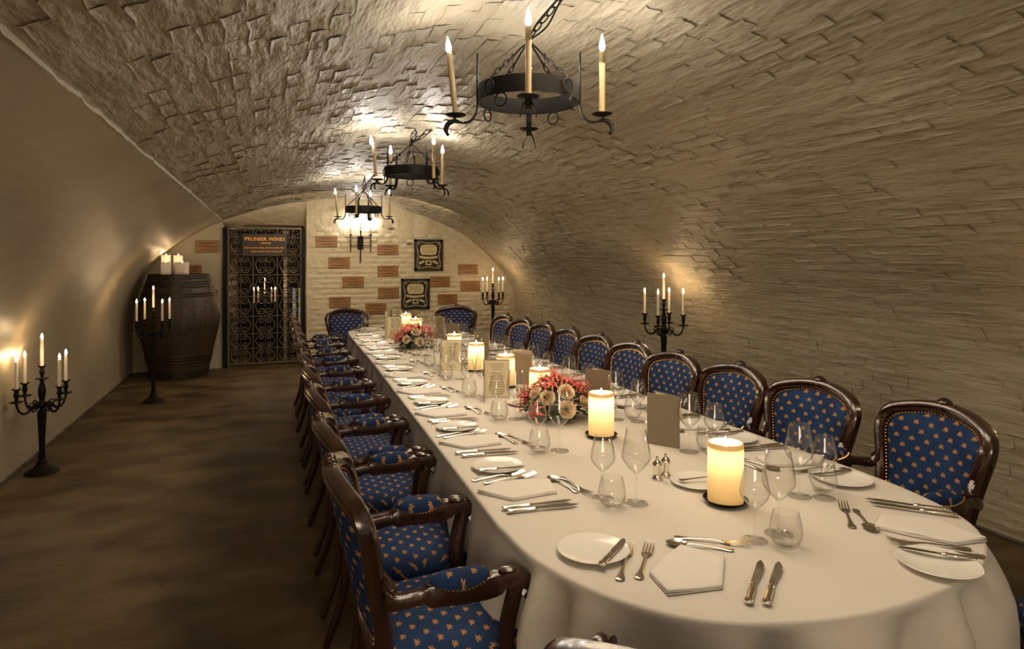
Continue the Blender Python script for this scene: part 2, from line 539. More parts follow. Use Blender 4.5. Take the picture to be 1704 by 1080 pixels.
# painted bricks --------------------------------------------------------
def brick_mesh(k, L=.218, W=.067, T=.010, wob=.0035, seed=0):
    rnd = random.Random(seed * 31 + k)
    nx, ny = 5, 4
    xs = [-.5, -.44, 0, .44, .5]; ys = [-.5, -.30, .30, .5]
    mb = MB(); vs = []
    dx, dy = rnd.uniform(-.02, .02), rnd.uniform(-.06, .06)
    for j in range(ny):
        for i in range(nx):
            e = (i in (0, nx - 1)) or (j in (0, ny - 1))
            z = -.0025 if e else T * rnd.uniform(.7, 1.15) + dx * xs[i] * .5 + dy * ys[j] * .1
            vs.append(V((xs[i] * L + rnd.uniform(-1, 1) * wob, ys[j] * W + rnd.uniform(-1, 1) * wob * .8, z)))
    fs = []
    for j in range(ny - 1):
        for i in range(nx - 1):
            a = j * nx + i; fs.append((a, a + 1, a + nx + 1, a + nx))
    mb.add(vs, fs); return mb
BR = {}
def brick_set(key, material, n=9, **k):
    BR[key] = [(b, b.mesh('brick', material, True, 0)) for b in (brick_mesh(i, seed=len(key), **k) for i in range(n))]
brick_set('right', M['brick_paint'], T=.0034, L=.224, W=.073, wob=.008)
brick_set('vault', M['vault_paint'], T=.0022, L=.224, W=.073, wob=.010)
brick_set('back', M['back_brick'], T=.006, L=.221, W=.071, wob=.004)
camM = cam.matrix_world.copy()
def cam_xy(p):
    th = R(YAW); s, c = math.sin(th), math.cos(th)
    Z = p.x * s + p.y * c; lat = p.x * c - p.y * s
    if Z < .3: return None
    return 852 + F * lat / Z, 431 - F * (p.z - H) / Z, Z
def lay(key, parent, places, material):
    seen = []; rest = []
    for mtx in places:
        q = cam_xy(mtx.translation)
        ok = q and -40 < q[0] < 1744 and -40 < q[1] < 1120
        (seen if ok else rest).append((q[2] if q else 99, len(seen) + len(rest), mtx))
    seen.sort()
    ind = seen[:300]; rest += seen[300:]
    for z, i, mtx in ind:
        b, me = BR[key][i % len(BR[key])]
        o = bpy.data.objects.new('brick', me); COL.objects.link(o); o.parent = parent; o.matrix_local = mtx
    mb = MB()
    for z, i, mtx in rest: mb.merge(BR[key][i % len(BR[key])][0], mtx)
    if rest: tag(obj('brickwork', mb, material, parent, ang=0), kind='stuff')
def arc_places(s0, s1, ylo, yhi, skip=None):
    out = []; rnd = random.Random(5)
    course = .077; n = int((s1 - s0) / course)
    for r in range(n):
        s = s0 + (r + .5) * course
        y = ylo + (r % 2) * .114 + rnd.uniform(-.02, .02)
        while y < yhi:
            if rnd.random() < .12: y += .04
            if rnd.random() < (.42 if s1 < ARC - .1 else .24): y += .228; continue
            yy = y + .109
            if yy < yhi - .05:
                p = P(s, yy, relief(s, yy)); a = P(s + .03, yy); b = P(s - .03, yy)
                t = (b - a).normalized(); yv = V((0, 1, 0)); nrm = yv.cross(t).normalized()
                mt = Matrix((yv, t, nrm)).transposed().to_4x4()
                tilt = Matrix.Rotation(rnd.uniform(-.022, .022), 4, 'X') @ Matrix.Rotation(rnd.uniform(-.010, .010), 4, 'Y') @ Matrix.Rotation(rnd.uniform(-.02, .02), 4, 'Z')
                mt = Matrix.Translation(p + nrm * rnd.uniform(-.002, .0015)) @ mt @ tilt
                out.append(mt)
            y += .228
    return out
lay('right', wall_right, arc_places(S_WALL, ARC, 1.0, BW), M['brick_paint'])
lay('vault', ceiling, arc_places(S_SEAM + .03, S_WALL, .6, BW), M['vault_paint'])

# back wall -------------------------------------------------------------
OX0, OX1 = -.60, .545                      # gateway
def wall_strip(mb, x0, x1, dx, y, depth=.35, rough=0.0, zmin=0.0):
    n = max(1, int((x1 - x0) / dx)); nz = 30
    vs = []; fs = []
    for i in range(n + 1):
        x = x0 + (x1 - x0) * i / n; zt = ztop(x, y) + .03
        for j in range(nz + 1):
            z = zmin + (zt - zmin) * j / nz
            d = rough * noise.fractal(V((x * 2.2, z * 3, 9)), 1.0, 2.0, 4) if rough else 0
            vs.append(V((x, y - abs(d), z)))
    for i in range(n):
        for j in range(nz):
            a = i * (nz + 1) + j; fs.append((a, a + nz + 1, a + nz + 2, a + 1))
    mb.add(vs, fs)
lw_ = MB(); wall_strip(lw_, -1.80, OX0, .1, BW)
lw_.box((OX0 - .06, BW + .22, 1.1), (.12, .43, 2.2))
rw_ = MB(); wall_strip(rw_, OX1, 3.92, .06, BW, rough=.02)
rw_.box((OX1 + .06, BW + .2, 1.2), (.12, .38, 2.4))
struct('wall_back_left', lw_, M['plaster'], ang=30)
wall_back = struct('wall_back', rw_, M['rough_wall'], ang=50)
pl = []; rnd = random.Random(11)
zr = .2; r = 0
while zr < 2.5:
    x = OX1 + .03 + (r % 2) * .114
    while x < 3.85:
        xc = x + .107
        if zr < ztop(xc - .1, BW) - .07 and zr < ztop(xc + .1, BW) - .07 and xc < 3.84 and not (zr > 1.93 and rnd.random() < .8):
            mt = Matrix(((1, 0, 0, xc), (0, 0, -1, BW - .006), (0, 1, 0, zr), (0, 0, 0, 1)))
            pl.append(mt @ Matrix.Rotation(rnd.uniform(-.03, .03), 4, 'X') @ Matrix.Rotation(rnd.uniform(-.02, .02), 4, 'Z'))
        x += .228
    zr += .078; r += 1
lay('back', wall_back, pl, M['back_brick'])

# sloping whitewashed soffit of the gateway
sf = MB(); vs = []; fs = []
nx, nyy = 26, 9
for j in range(nyy + 1):
    t = j / nyy
    for i in range(nx + 1):
        x = OX0 - .02 + (OX1 - OX0 + .04) * i / nx
        z0 = ztop(x, BW) - .01; z1 = 2.03 + .05 * math.sin(math.pi * i / nx * .8)
        z = z0 + (z1 - z0) * t ** .7
        vs.append(V((x, BW - .01 + .30 * t, z + .012 * noise.fractal(V((x * 6, t * 3, 0)), 1, 2, 3))))
for j in range(nyy):
    for i in range(nx):
        a = j * (nx + 1) + i; fs.append((a, a + nx + 1, a + nx + 2, a + 1))
sf.add(vs, fs)
struct('trim_1', sf, M['rough_wall'], ang=0)

# the dark passage beyond the gate
def quadwall(name, a, b, z0, z1, material, n=10):
    mb = MB(); a = V(a); b = V(b); vs = []; fs = []
    d = (b - a); nn = V((d.y, -d.x, 0)).normalized()
    mx_ = max(4, int(d.length / .12)); mz = 16
    for i in range(mx_ + 1):
        for j in range(mz + 1):
            p = a + d * i / mx_; z = z0 + (z1 - z0) * j / mz
            vs.append(V((p.x, p.y, z)) + nn * .03 * noise.fractal(V((p.x * 3 + p.y * 3, z * 4, 5)), 1, 2, 4))
    for i in range(mx_):
        for j in range(mz):
            q = i * (mz + 1) + j; fs.append((q, q + mz + 1, q + mz + 2, q + 1))
    mb.add(vs, fs); return struct(name, mb, material, ang=0)
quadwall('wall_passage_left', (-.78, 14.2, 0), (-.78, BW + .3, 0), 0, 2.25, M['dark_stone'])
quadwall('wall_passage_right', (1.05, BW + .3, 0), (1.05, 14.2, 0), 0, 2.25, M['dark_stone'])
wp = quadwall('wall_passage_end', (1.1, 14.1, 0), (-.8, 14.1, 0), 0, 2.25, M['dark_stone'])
# courses of stone blocks on the end wall
bs = MB(); bs.bbox_((0, 0, 0), (.31, .155, .05), .012)
bsm = bs.mesh('stone_block', M['dark_stone'], True)
z = .08; r = 0
while z < 2.2:
    x = -.75 + (r % 2) * .16
    while x < 1.0:
        o = bpy.data.objects.new('stone_block', bsm); COL.objects.link(o); o.parent = wp
        o.matrix_local = Matrix.Translation((x + .1, 14.06 + random.uniform(-.008, .008), z)) @ Matrix.Rotation(R(90), 4, 'X')
        x += .32
    z += .165; r += 1
cp = MB(); cp.box((.15, 12.45, 2.12), (2.1, 3.75, .08)); struct('ceiling_passage', cp, M['rough_wall'], smooth=False)
pl_ = bpy.data.lights.new('passage_fill', 'POINT'); pl_.energy = 90; pl_.color = (1, .78, .52); pl_.shadow_soft_size = .06  # point fill added to lighten the passage, has no fitting
po_ = bpy.data.objects.new('passage_fill', pl_); COL.objects.link(po_); po_.location = (-.45, 12.2, 2.12)
# gateway post on the left: dark frame
gp = MB(); gp.box((OX0 + .03, BW - .005, 1.0), (.055, .06, 2.03)); struct('trim_2', gp, M['iron'], smooth=False)
gp = MB(); gp.box((OX1 - .04, BW + .03, 1.0), (.05, .05, 2.02)); struct('trim_3', gp, M['iron'], smooth=False)
# thin dark strip of skirting at the floor
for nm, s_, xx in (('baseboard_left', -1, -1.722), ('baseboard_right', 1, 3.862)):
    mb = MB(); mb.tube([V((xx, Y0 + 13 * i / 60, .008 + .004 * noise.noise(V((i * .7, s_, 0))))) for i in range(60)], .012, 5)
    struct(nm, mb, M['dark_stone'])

# iron gates -------------------------------------------------------------
def c_scroll(w, h, r=.0055, flip=1):
    """C-scroll: two spirals joined by an arc, centred, opening to +x"""
    a = spiral((0, h * .28), w * .06, w * .26, R(420) * flip if flip < 0 else R(-400), R(90), 16)
    top = spiral((.02 * flip, h * .26), .010, h * .20, R(-330), R(130), 16)
    bot = [V((p.x, 0, -p.z)) for p in reversed(top)]
    mid = [V((-w * .30, 0, h * .12)), V((-w * .36, 0, 0)), V((-w * .30, 0, -h * .12))]
    mb = MB(); mb.tube(top + mid + bot, r, 5, ref=(0, 1, 0)); return mb
def iron_gate(label, W, Hh, loc, rz, cols, rows):
    g = thing('iron_gate', label, 'gate', loc, rz, None)
    fr = MB()
    for x in (0, W): fr.box((x, 0, Hh / 2), (.022, .022, Hh))
    for z_ in (.02, Hh): fr.box((W / 2, 0, z_), (W + .022, .018, .02))
    obj('frame', fr, M['gate_iron'], g, smooth=False)
    cw = W / cols; zs = [0.02]; hs = rows
    for h_ in hs: zs.append(zs[-1] + h_)
    k = Hh / zs[-1]; zs = [z_ * k for z_ in zs]
    barm = MB(); barm.box((0, 0, Hh / 2), (.011, .009, Hh)); barm = barm.mesh('upright_bar', M['gate_iron'], False)
    thinm = MB(); thinm.box((0, 0, Hh / 2), (.006, .006, Hh)); thinm = thinm.mesh('upright_bar', M['gate_iron'], False)
    for c in range(1, cols): obj('upright_bar', barm, None, g, loc=(c * cw, 0, 0))
    for c in range(cols): obj('upright_bar', thinm, None, g, loc=((c + .5) * cw, .006, 0))
    cb = MB(); cb.box((W / 2, 0, 0), (W, .010, .009)); cb = cb.mesh('crossbar', M['gate_iron'], False)
    for z_ in zs[1:-1]: obj('crossbar', cb, None, g, loc=(0, 0, z_))
    cache = {}
    for r_, (za, zb) in enumerate(zip(zs, zs[1:])):
        hh = zb - za
        for c in range(cols):
            for sd in (0, 1):
                key = (round(hh, 3), sd)
                if key not in cache:
                    m0 = c_scroll(cw * .5, hh * .92, .0055 if hh < .2 else .0075)
                    if sd: m0.v = [(-x, y, z_) for x, y, z_ in m0.v]; m0.f = [tuple(reversed(f)) for f in m0.f]
                    cache[key] = m0.mesh('scroll', M['gate_iron'])
                obj('scroll', cache[key], None, g, loc=(c * cw + cw * (.27 if sd == 0 else .73), -.004, (za + zb) / 2))
    return g
iron_gate('tall wrought iron scrollwork gate facing the room, below the dark sign', 1.00, 2.0, (-.53, BW + .10, .015), 0, 3,
          [.22, .22, .26, .30, .32, .30, .26, .14])
iron_gate('narrow iron scrollwork gate leaf folded back along the passage left wall', .95, 1.98, (-.55, BW + .16, .015), R(84), 4,
          [.17, .17, .22, .24, .27, .27, .24, .24, .12])
# white flaking post, dark rails, leaded window to the right of the passage
mb = MB(); mb.box((0, 0, .97), (.055, .05, 1.94)); mb.box((0, 0, 1.97), (.09, .06, .08))
struct('trim_4', mb, M['white_post'], smooth=False, loc=(.265, BW + .75, 0))
mb = MB(); mb.box((0, 0, 1.0), (.03, .04, 2.0)); mb.box((.25, 0, 1.55), (.56, .03, .035)); mb.box((.25, 0, 1.12), (.56, .03, .05)); mb.box((.12, 0, .58), (.03, .03, 1.1))
struct('trim_5', mb, M['iron'], smooth=False, loc=(.325, BW + .8, 0))
wn = MB(); 
for x_, z_, sx, sz in ((.0, 0, .015, .62), (.2, 0, .015, .62), (.1, .31, .21, .015), (.1, -.31, .21, .015)): wn.box((x_, 0, z_), (sx, .03, sz))
win = struct('window_1', wn, M['lead'], smooth=False, loc=(.37, BW + .85, .80))
pn = {}
for i in range(4):
    for j in range(12):
        key = 'pane_yellow' if (i in (2,) and j in (2, 6, 10)) else 'pane_lit'
        if key not in pn:
            q = MB(); q.bbox_((0, 0, 0), (.044, .044, .005), .004); pn[key] = q.mesh('pane', M[key])
        o = obj('pane', pn[key], None, win); o.matrix_local = Matrix.Translation((.028 + i * .048, 0, -.275 + j * .05)) @ Matrix.Rotation(R(90), 4, 'X')
# upper dark leaded panel
wn = MB()
for i in range(7): wn.box((-.02 + i * .04, 0, 0), (.006, .02, .80))
for j in range(14): wn.box((.1, 0, -.4 + j * .06), (.26, .02, .006))
struct('window_2', wn, M['white_post'], smooth=False, loc=(.36, BW + .9, 1.58))

# ================================================================== LIGHT FITTINGS
def flame_mb(h=.045, r=.009, n=8):
    mb = MB(); mb.lathe([(0, 0), (r * .75, h * .12), (r, h * .30), (r * .72, h * .55), (r * .35, h * .78), (0, h)], n); return mb
BULBM = flame_mb(.070, .0120, 10).mesh('bulb', M['bulb'])
FLAMEM = flame_mb(.040, .0085, 8).mesh('flame', M['flame'])

def link_mesh():
    path = []
    for i in range(16):
        a = 2 * math.pi * i / 16
        path.append(V((.010 * math.cos(a), 0, .019 * math.sin(a))))
    mb = MB(); mb.tube(path, .0026, 5, ref=(0, 1, 0), closed=True); return mb
LINK = link_mesh()
def chain(mb, a, b, big=1.0):
    a, b = V(a), V(b); d = b - a; n = max(2, int(d.length / (.030 * big))); q = d.to_track_quat('Z', 'Y').to_matrix().to_4x4()
    for i in range(n):
        p = a + d * (i + .5) / n
        mb.merge(LINK, Matrix.Translation(p) @ q @ Matrix.Rotation(R(90) * (i % 2), 4, 'Z') @ Matrix.Scale(big, 4))

def chandelier():
    """origin at the ring centre"""
    g = thing('candle_chandelier', 'x', 'chandelier')
    Rr = .205
    band = MB()
    n = 48; vs = []
    for (rr, z_) in ((Rr - .004, -.032), (Rr, -.032), (Rr, .032), (Rr - .004, .032)):
        pass
    prof = [(-.0025, -.034), (.0025, -.034), (.004, -.028), (.0025, 0), (.004, .028), (.0025, .034), (-.0025, .034)]
    band.sweep([V((Rr * math.cos(2 * math.pi * i / n), Rr * math.sin(2 * math.pi * i / n), 0)) for i in range(n)], prof, closed=True)
    obj('ring_band', band, M['iron'], g)
    # arm: spike, strap, S-curve, forked foot (pointing +x)
    arm = MB()
    strap = [(Rr + .006, 0, .175), (Rr + .006, 0, .10), (Rr + .006, 0, 0), (Rr + .006, 0, -.045), (Rr + .012, 0, -.075), (Rr + .035, 0, -.105),
             (Rr + .068, 0, -.112), (Rr + .095, 0, -.098), (Rr + .105, 0, -.088)]
    sp = catmull(strap, 4)
    arm.sweep(sp, [(-.012, -.003), (.012, -.003), (.012, .003), (-.012, .003)], ref=(1, 0, .01), scale=[(min(1, .25 + i * .09), 1) for i in range(len(sp))])
    for sg in (-1, 1):
        arm.sweep(catmull([(Rr + .082, sg * .004, -.108), (Rr + .105, sg * .012, -.105), (Rr + .128, sg * .020, -.118), (Rr + .136, sg * .026, -.145), (Rr + .128, sg * .030, -.158)], 4),
                  [(-.006, -.002), (.006, -.002), (.006, .002), (-.006, .002)], ref=(0, 1, .01))
    dish = MB(); dish.lathe([(0, -.090), (.014, -.089), (.036, -.084), (.043, -.079), (.043, -.077), (.034, -.081), (0, -.084)], 16, (Rr + .095, 0, 0))
    can = MB(); can.lathe([(0, -.084), (.0118, -.084), (.0112, .03), (.0118, .172), (.0095, .179), (0, .180)], 12, (Rr + .095, 0, 0), wob=lambda a, z_: .03 * math.sin(3 * a + z_ * 60))
    am, dm, cm = arm.mesh('arm', M['iron']), dish.mesh('drip_dish', M['iron']), can.mesh('candle_sleeve', M['sleeve'])
    for k in range(4):
        a = obj('arm', am, None, g); a.rotation_euler = (0, 0, R(90 * k))
        obj('drip_dish', dm, None, a)
        c = obj('candle_sleeve', cm, None, a)
        obj('bulb', BULBM, None, a, loc=(Rr + .095, 0, .177))
    # hanging rings
    rg = MB(); rg.tube(circle(.026, 20, axis='y'), .0038, 6, ref=(0, 1, 0), closed=True)
    rgm = rg.mesh('hanging_ring', M['iron'])
    for k in range(4):
        for dz, rr in ((0.0, Rr + .010), (-.058, Rr)):
            o = obj('hanging_ring', rgm, None, g)
            an = R(45 + 90 * k + (14 if dz else 0))
            o.matrix_local = Matrix.Translation((rr * math.cos(an), rr * math.sin(an), dz)) @ Matrix.Rotation(an + R(90), 4, 'Z')
    ch = MB()
    apex = V((0, 0, .22))
    for k in range(4):
        an = R(45 + 90 * k); base = V((Rr * math.cos(an), Rr * math.sin(an), .036)); mid = base.lerp(apex, .55)
        chain(ch, base, mid)
        ch.tube([mid, mid.lerp(apex, .5) + V((0, 0, .004)), apex], .0038, 6)
        ch.tube([p + mid for p in circle(.012, 12, axis='x')], .0035, 5, ref=(1, 0, 0), closed=True)
    ch.tube([p + apex + V((0, 0, .012)) for p in circle(.021, 18, axis='x')], .004, 6, ref=(1, 0, 0), closed=True)
    obj('chains', ch, M['iron'], g)
    return g
def hang(label, loc, rz, hookz, dx=0.0, dy=0.0, lean=0):
    g = place('chandelier', chandelier, loc, rz, label, 'chandelier', 'iron chandeliers along the vault crown')
    mb = MB(); top = V((loc[0] + dx, loc[1] + dy, hookz)) - V(loc)
    m_ = Matrix.Rotation(-rz, 4, 'Z'); top = m_ @ top; a = V((0, 0, .235))
    chain(mb, a, top, 1.2)
    d = top - a
    for k, off in enumerate((.012, -.010)):
        pts = [a + V((0, 0, -.01)), a + d * .3 + V((off * 2, off, -.01)), a + d * .7 + V((off, -off * 2, .01)), top]
        mb.tube(catmull(pts, 5), .004, 5)
    mb.tube([top + V((0, 0, .05)), top + V((0, 0, 0)), top + V((.018, 0, -.018)), top + V((.0, 0, -.032)), top + V((-.014, 0, -.02))], .005, 6)
    obj('ceiling_chain', mb, M['iron'], g)
    if lean:        # the left-hand sleeve leans outwards
        arm = [c for c in bpy.data.objects if c.parent == g and c.name.startswith('arm')]
        arm.sort(key=lambda c: abs(c.rotation_euler.z - R(180)))
        b_ = V((.300, 0, -.084)); m_ = Matrix.Translation(b_) @ Matrix.Rotation(R(lean), 4, 'Y') @ Matrix.Translation(-b_)
        for c in [c for c in bpy.data.objects if c.parent == arm[0] and not c.name.startswith('drip')]: c.matrix_local = m_ @ Matrix.Translation(c.location)
    return g
hang('black iron ring chandelier nearest the camera, above the near half of the table', (1.005, 2.52, 2.232), R(-22), 2.62, .10, -.22, 6)
hang('middle black iron ring chandelier of the three', (1.05, 5.10, 2.235), R(22), 2.56, .03, 0, 5)
hang('farthest and lowest black iron ring chandelier, above the wall sconce', (1.04, 7.75, 2.130), R(-23), 2.50, .01, 0)
hang('black iron ring chandelier added for light behind the photographer, outside the frame', (1.03, -.45, 2.25), R(0), 2.68, 0, 0)  # unseen, added to supply light from behind the camera

def candelabrum(stem_extra):
    """iron five-light floor candelabrum; returns the thing, arms at 0/90/180/270"""
    g = thing('floor_candelabrum', 'x', 'candelabrum')
    E = stem_extra
    b = MB(); b.lathe([(0, 0), (.108, 0), (.110, .006), (.104, .014), (.085, .026), (.060, .040), (.042, .056), (.034, .070), (.036, .080), (.026, .088), (.020, .10), (.024, .112), (.022, .125), (.0, .128)], 28)
    obj('base', b, M['iron'], g)
    s = MB(); s.lathe([(0, .12), (.020, .125), (.021, .14), (.018, .16), (.020, .24), (.024, .32 + E), (.027, .39 + E), (.030, .43 + E), (.024, .455 + E), (.014, .468 + E), (.030, .482 + E), (.034, .495 + E), (.026, .51 + E),
             (.016, .53 + E), (.022, .56 + E), (.026, .60 + E), (.020, .635 + E), (.012, .66 + E), (.014, .675 + E), (.010, .69 + E)], 18)
    obj('stem', s, M['iron'], g)
    def cup(x, z_, g2):
        c = MB()
        c.lathe([(0, z_ - .103), (.030, z_ - .100), (.045, z_ - .093), (.044, z_ - .090), (.018, z_ - .094), (.010, z_ - .085), (.012, z_ - .065), (.019, z_ - .045), (.013, z_ - .028), (.015, z_ - .012), (.030, z_), (.029, z_ + .003), (.011, z_ - .004), (0, z_ - .005)], 16, (x, 0, 0))
        return c
    obj('candle_cup', cup(0, .78 + E, g), M['iron'], g)
    am = MB()
    pts = catmull([(.020, 0, .495 + E), (.05, 0, .505 + E), (.075, 0, .488 + E), (.098, 0, .462 + E), (.130, 0, .456 + E), (.160, 0, .478 + E), (.176, 0, .515 + E), (.180, 0, .54 + E)], 5)
    am.tube(pts, .0085, 8, ref=(0, 1, 0), scale=[1.25 - .5 * i / len(pts) for i in range(len(pts))])
    am.tube(catmull([(.045, 0, .500 + E), (.062, 0, .52 + E), (.085, 0, .518 + E), (.09, 0, .50 + E), (.078, 0, .495 + E)], 4), .005, 6, ref=(0, 1, 0))
    am.tube(catmull([(.035, 0, .488 + E), (.045, 0, .462 + E), (.066, 0, .456 + E), (.070, 0, .472 + E), (.060, 0, .476 + E)], 4), .005, 6, ref=(0, 1, 0))
    amm = am.mesh('arm', M['iron']); cm = cup(.18, .642 + E, g).mesh('candle_cup', M['iron'])
    for k in range(4):
        a = obj('arm', amm, None, g); a.rotation_euler = (0, 0, R(90 * k))
        obj('candle_cup', cm, None, a)
    return g
def taper():
    g = thing('taper_candle', 'x', 'candle')
    c = MB(); c.lathe([(0, 0), (.0112, 0), (.0108, .10), (.0102, .192), (.008, .199), (.004, .197), (0, .196)], 12)
    obj('wax', c, M['wax'], g)
    k = MB(); k.tube([(0, 0, .195), (.0005, 0, .207)], .0012, 5); obj('wick', k, M['wick'], g)
    obj('flame', FLAMEM, None, g, loc=(0, 0, .203))
    return g
def set_candelabrum(key, E, loc, rz, label, where, right=False):
    g = place('cand%g' % E, lambda: candelabrum(E), loc, rz, label, 'candelabrum', None)
    sp = []
    for k in range(4):
        a = rz + R(90 * k); sp.append(V((loc[0] + .18 * math.cos(a), loc[1] + .18 * math.sin(a), .638 + E)))
    th = R(YAW); order = sorted(sp, key=lambda p: p.x * math.cos(th) - p.y * math.sin(th))
    for p, nm in zip(order, ('leftmost', 'second from left', 'second from right', 'rightmost')):
        place('taper', taper, p, 0, 'lit white taper candle, %s outer arm of the %s' % (nm, where), 'candle', 'tapers on the floor candelabra')
    place('taper', taper, (loc[0], loc[1], .776 + E), 0, 'lit white taper candle, tall centre of the %s' % where, 'candle', 'tapers on the floor candelabra')
def YR(x, y, phi): return R(phi) - math.atan2(x, y)
set_candelabrum('a', 0.0, (-1.545, 5.72, 0), YR(-1.545, 5.72, 35), 'short black iron candelabrum on the floor against the left wall, nearest', 'near left candelabrum')
set_candelabrum('b', .25, (-1.17, 8.14, 0), YR(-1.17, 8.14, 28), 'black iron floor candelabrum standing in front of the barrel', 'candelabrum before the barrel')
set_candelabrum('c', .25, (-.04, BW + .52, 0), YR(-.04, BW, 32), 'black iron floor candelabrum seen through the iron gate', 'candelabrum behind the gate')
set_candelabrum('d', .41, (3.42, 5.22, 0), YR(3.42, 5.22, -16), 'black iron candelabrum between the right chairs and the brick wall', 'candelabrum by the right wall')
set_candelabrum('e', .40, (3.28, 9.72, 0), YR(3.28, 9.72, 30), 'black iron candelabrum in the far right corner of the cellar', 'far right corner candelabrum')
set_candelabrum('f', .40, (3.50, 1.62, 0), 0, 'black iron candelabrum by the right wall, outside the frame', 'candelabrum outside the frame')

# wall sconce -------------------------------------------------------------
def sconce():
    g = thing('wall_sconce', 'black iron wall sconce with three electric candles on the back wall', 'sconce', (1.33, BW - .015, 1.83))
    b = MB(); b.box((0, -.02, -.02), (.085, .03, .20)); b.box((0, -.04, .0), (.055, .02, .12)); b.box((0, -.05, .02), (.04, .012, .012)); b.box((0, -.05, -.02), (.04, .012, .012))
    b.lathe([(0, -.34), (.006, -.33), (.009, -.30), (.007, -.12)], 8, (0, -.03, 0)); b.lathe([(.010, .07), (.008, .13), (.018, .15), (.018, .155), (0, .156)], 10, (0, -.06, 0))
    obj('backplate', b, M['iron'], g)
    for z_ in (.05, -.06):
        q = MB(); q.tube([(-.16, -.05, z_), (0, -.07, z_), (.16, -.05, z_)], .006, 6); obj('crossbar', q, M['iron'], g)
    for x_ in (-.15, .15):
        q = MB(); q.lathe([(0, -.17), (.007, -.16), (.007, -.07), (.014, -.055), (.007, -.04), (.007, .0), (.014, .015), (.007, .03), (.008, .085), (.022, .10), (.022, .105), (0, .106)], 10, (x_, -.055, 0))
        obj('upright', q, M['iron'], g)
    for x_, z_ in ((-.15, .10), (0, .155), (.15, .10)):
        q = MB(); q.lathe([(0, 0), (.010, 0), (.010, .14), (0, .142)], 10); s = obj('candle_sleeve', q, M['sleeve'], g, loc=(x_, -.055, z_)); obj('bulb', BULBM, None, s, loc=(0, 0, .14))
sconce()
for (x_, z_, nm) in ((1.79, 2.03, 'small rusty iron bracket sticking out of the wall right of the sconce'), (2.07, 1.80, 'small rusty iron peg in the wall left of the upper framed print')):
    q = MB(); q.tube([(0, 0, 0), (0, -.05, 0), (.01, -.075, .005)], .008, 6); q.tube([(-.035, -.065, 0), (.045, -.07, .008)], .010, 6)
    tag(obj('wall_peg', q, M['gate_iron'], loc=(x_, BW - .004, z_)), nm, 'bracket')

# ================================================================== BACK WALL OBJECTS
def at(x, y, Y=BW):
    """world point on the plane y=Y seen at photo pixel x,y (used once to read off positions)"""
    a = R(YAW) + math.atan((x - 852) / F); X = Y * math.tan(a)
    Z = X * math.sin(R(YAW)) + Y * math.cos(R(YAW))
    return V((X, Y, H - (y - 431) * Z / F))
boards = [
 (525.4, 393, 561, 411, 'branded wooden wine-box end at the top left of the brick wall'),
 (546.5, 428, 582, 446, 'wooden wine-box end below and left of the iron sconce'),
 (569.6, 460, 605, 478, 'wooden wine-box end with a round mark, left part of brick wall, third down'),
 (547.6, 493.6, 583, 511.7, 'wooden wine-box end low on the wall above the far left chair'),
 (627.5, 407, 661.8, 424, 'wooden wine-box end right of the sconce, left of the upper framed print'),
 (628, 441.7, 662, 459.8, 'wooden wine-box end second in the column right of the sconce'),
 (629, 477.8, 663, 496, 'wooden wine-box end with an oval mark, left of the lower framed print'),
 (608, 504, 642.5, 522.6, 'lowest wooden wine-box end, just above the far glasses'),
 (715.4, 459.8, 747.8, 477, 'wooden wine-box end touching the right edge of the lower framed print'),
 (728, 489, 760, 506, 'wooden wine-box end with dark centre mark above the far right chair'),
 (762, 439.8, 794, 457, 'upper wooden wine-box end at the far right of the wall'),
 (766, 467, 798, 484, 'lower wooden wine-box end at the far right, beside the corner candelabrum'),
 (325.8, 400.8, 364.8, 420, 'wooden wine-box end on the smooth wall left of the gate, topmost'),
 (316, 441, 336, 461, 'wooden wine-box end half hidden behind the pillar candles on the barrel'),
 (338, 481.7, 364.5, 505, 'notched wooden wine-box end right of the barrel'),
]
for k, (x0, y0, x1, y1, lab) in enumerate(boards):
    a = at(x0, y1); b = at(x1, y0); w_, h_ = b.x - a.x, b.z - a.z
    g = thing('wine_box_end', lab, 'board', ((a.x + b.x) / 2, BW - .022, (a.z + b.z) / 2), 0, 'wine-box ends on the back wall')
    q = MB()
    if k == 14: q.prism([(-w_ / 2, -h_ / 2), (w_ / 2, -h_ / 2), (w_ / 2 - .02, -h_ * .2), (w_ / 2 - .02, h_ * .2), (w_ / 2, h_ / 2), (-w_ / 2, h_ / 2)], -.007, .007, Matrix.Rotation(R(90), 4, 'X'))
    else:
        t_ = MB(); t_.bbox_((0, 0, 0), (w_, h_, .014), .004); q.merge(t_, Matrix.Rotation(R(90), 4, 'X'))
    obj('panel', q, M['box_wood'], g, smooth=False)
    # burnt-in marks too worn to read: short strokes in rows, and an emblem ring
    rn = random.Random(k * 3 + 1); e = MB()
    for row, (zz, ln) in enumerate(((.26, .5), (0, .72), (-.26, .5))):
        if row == 1 and k % 3 == 1: ln = .35
        x = -w_ * ln / 2
        while x < w_ * ln / 2:
            l_ = rn.uniform(.006, .014)
            e.box((x, -.0075, zz * h_ + rn.uniform(-.003, .003)), (l_, .002, rn.uniform(.006, .016)))
            x += l_ + .005
    if k % 3 == 1: e.tube([V((w_ * .36 * math.cos(i * R(15)), -.0075, h_ * .36 * math.sin(i * R(15)))) for i in range(24)], .0016, 4, ref=(0, 1, 0), closed=True)
    obj('burnt_marks', e, M['burn'], g, smooth=False)
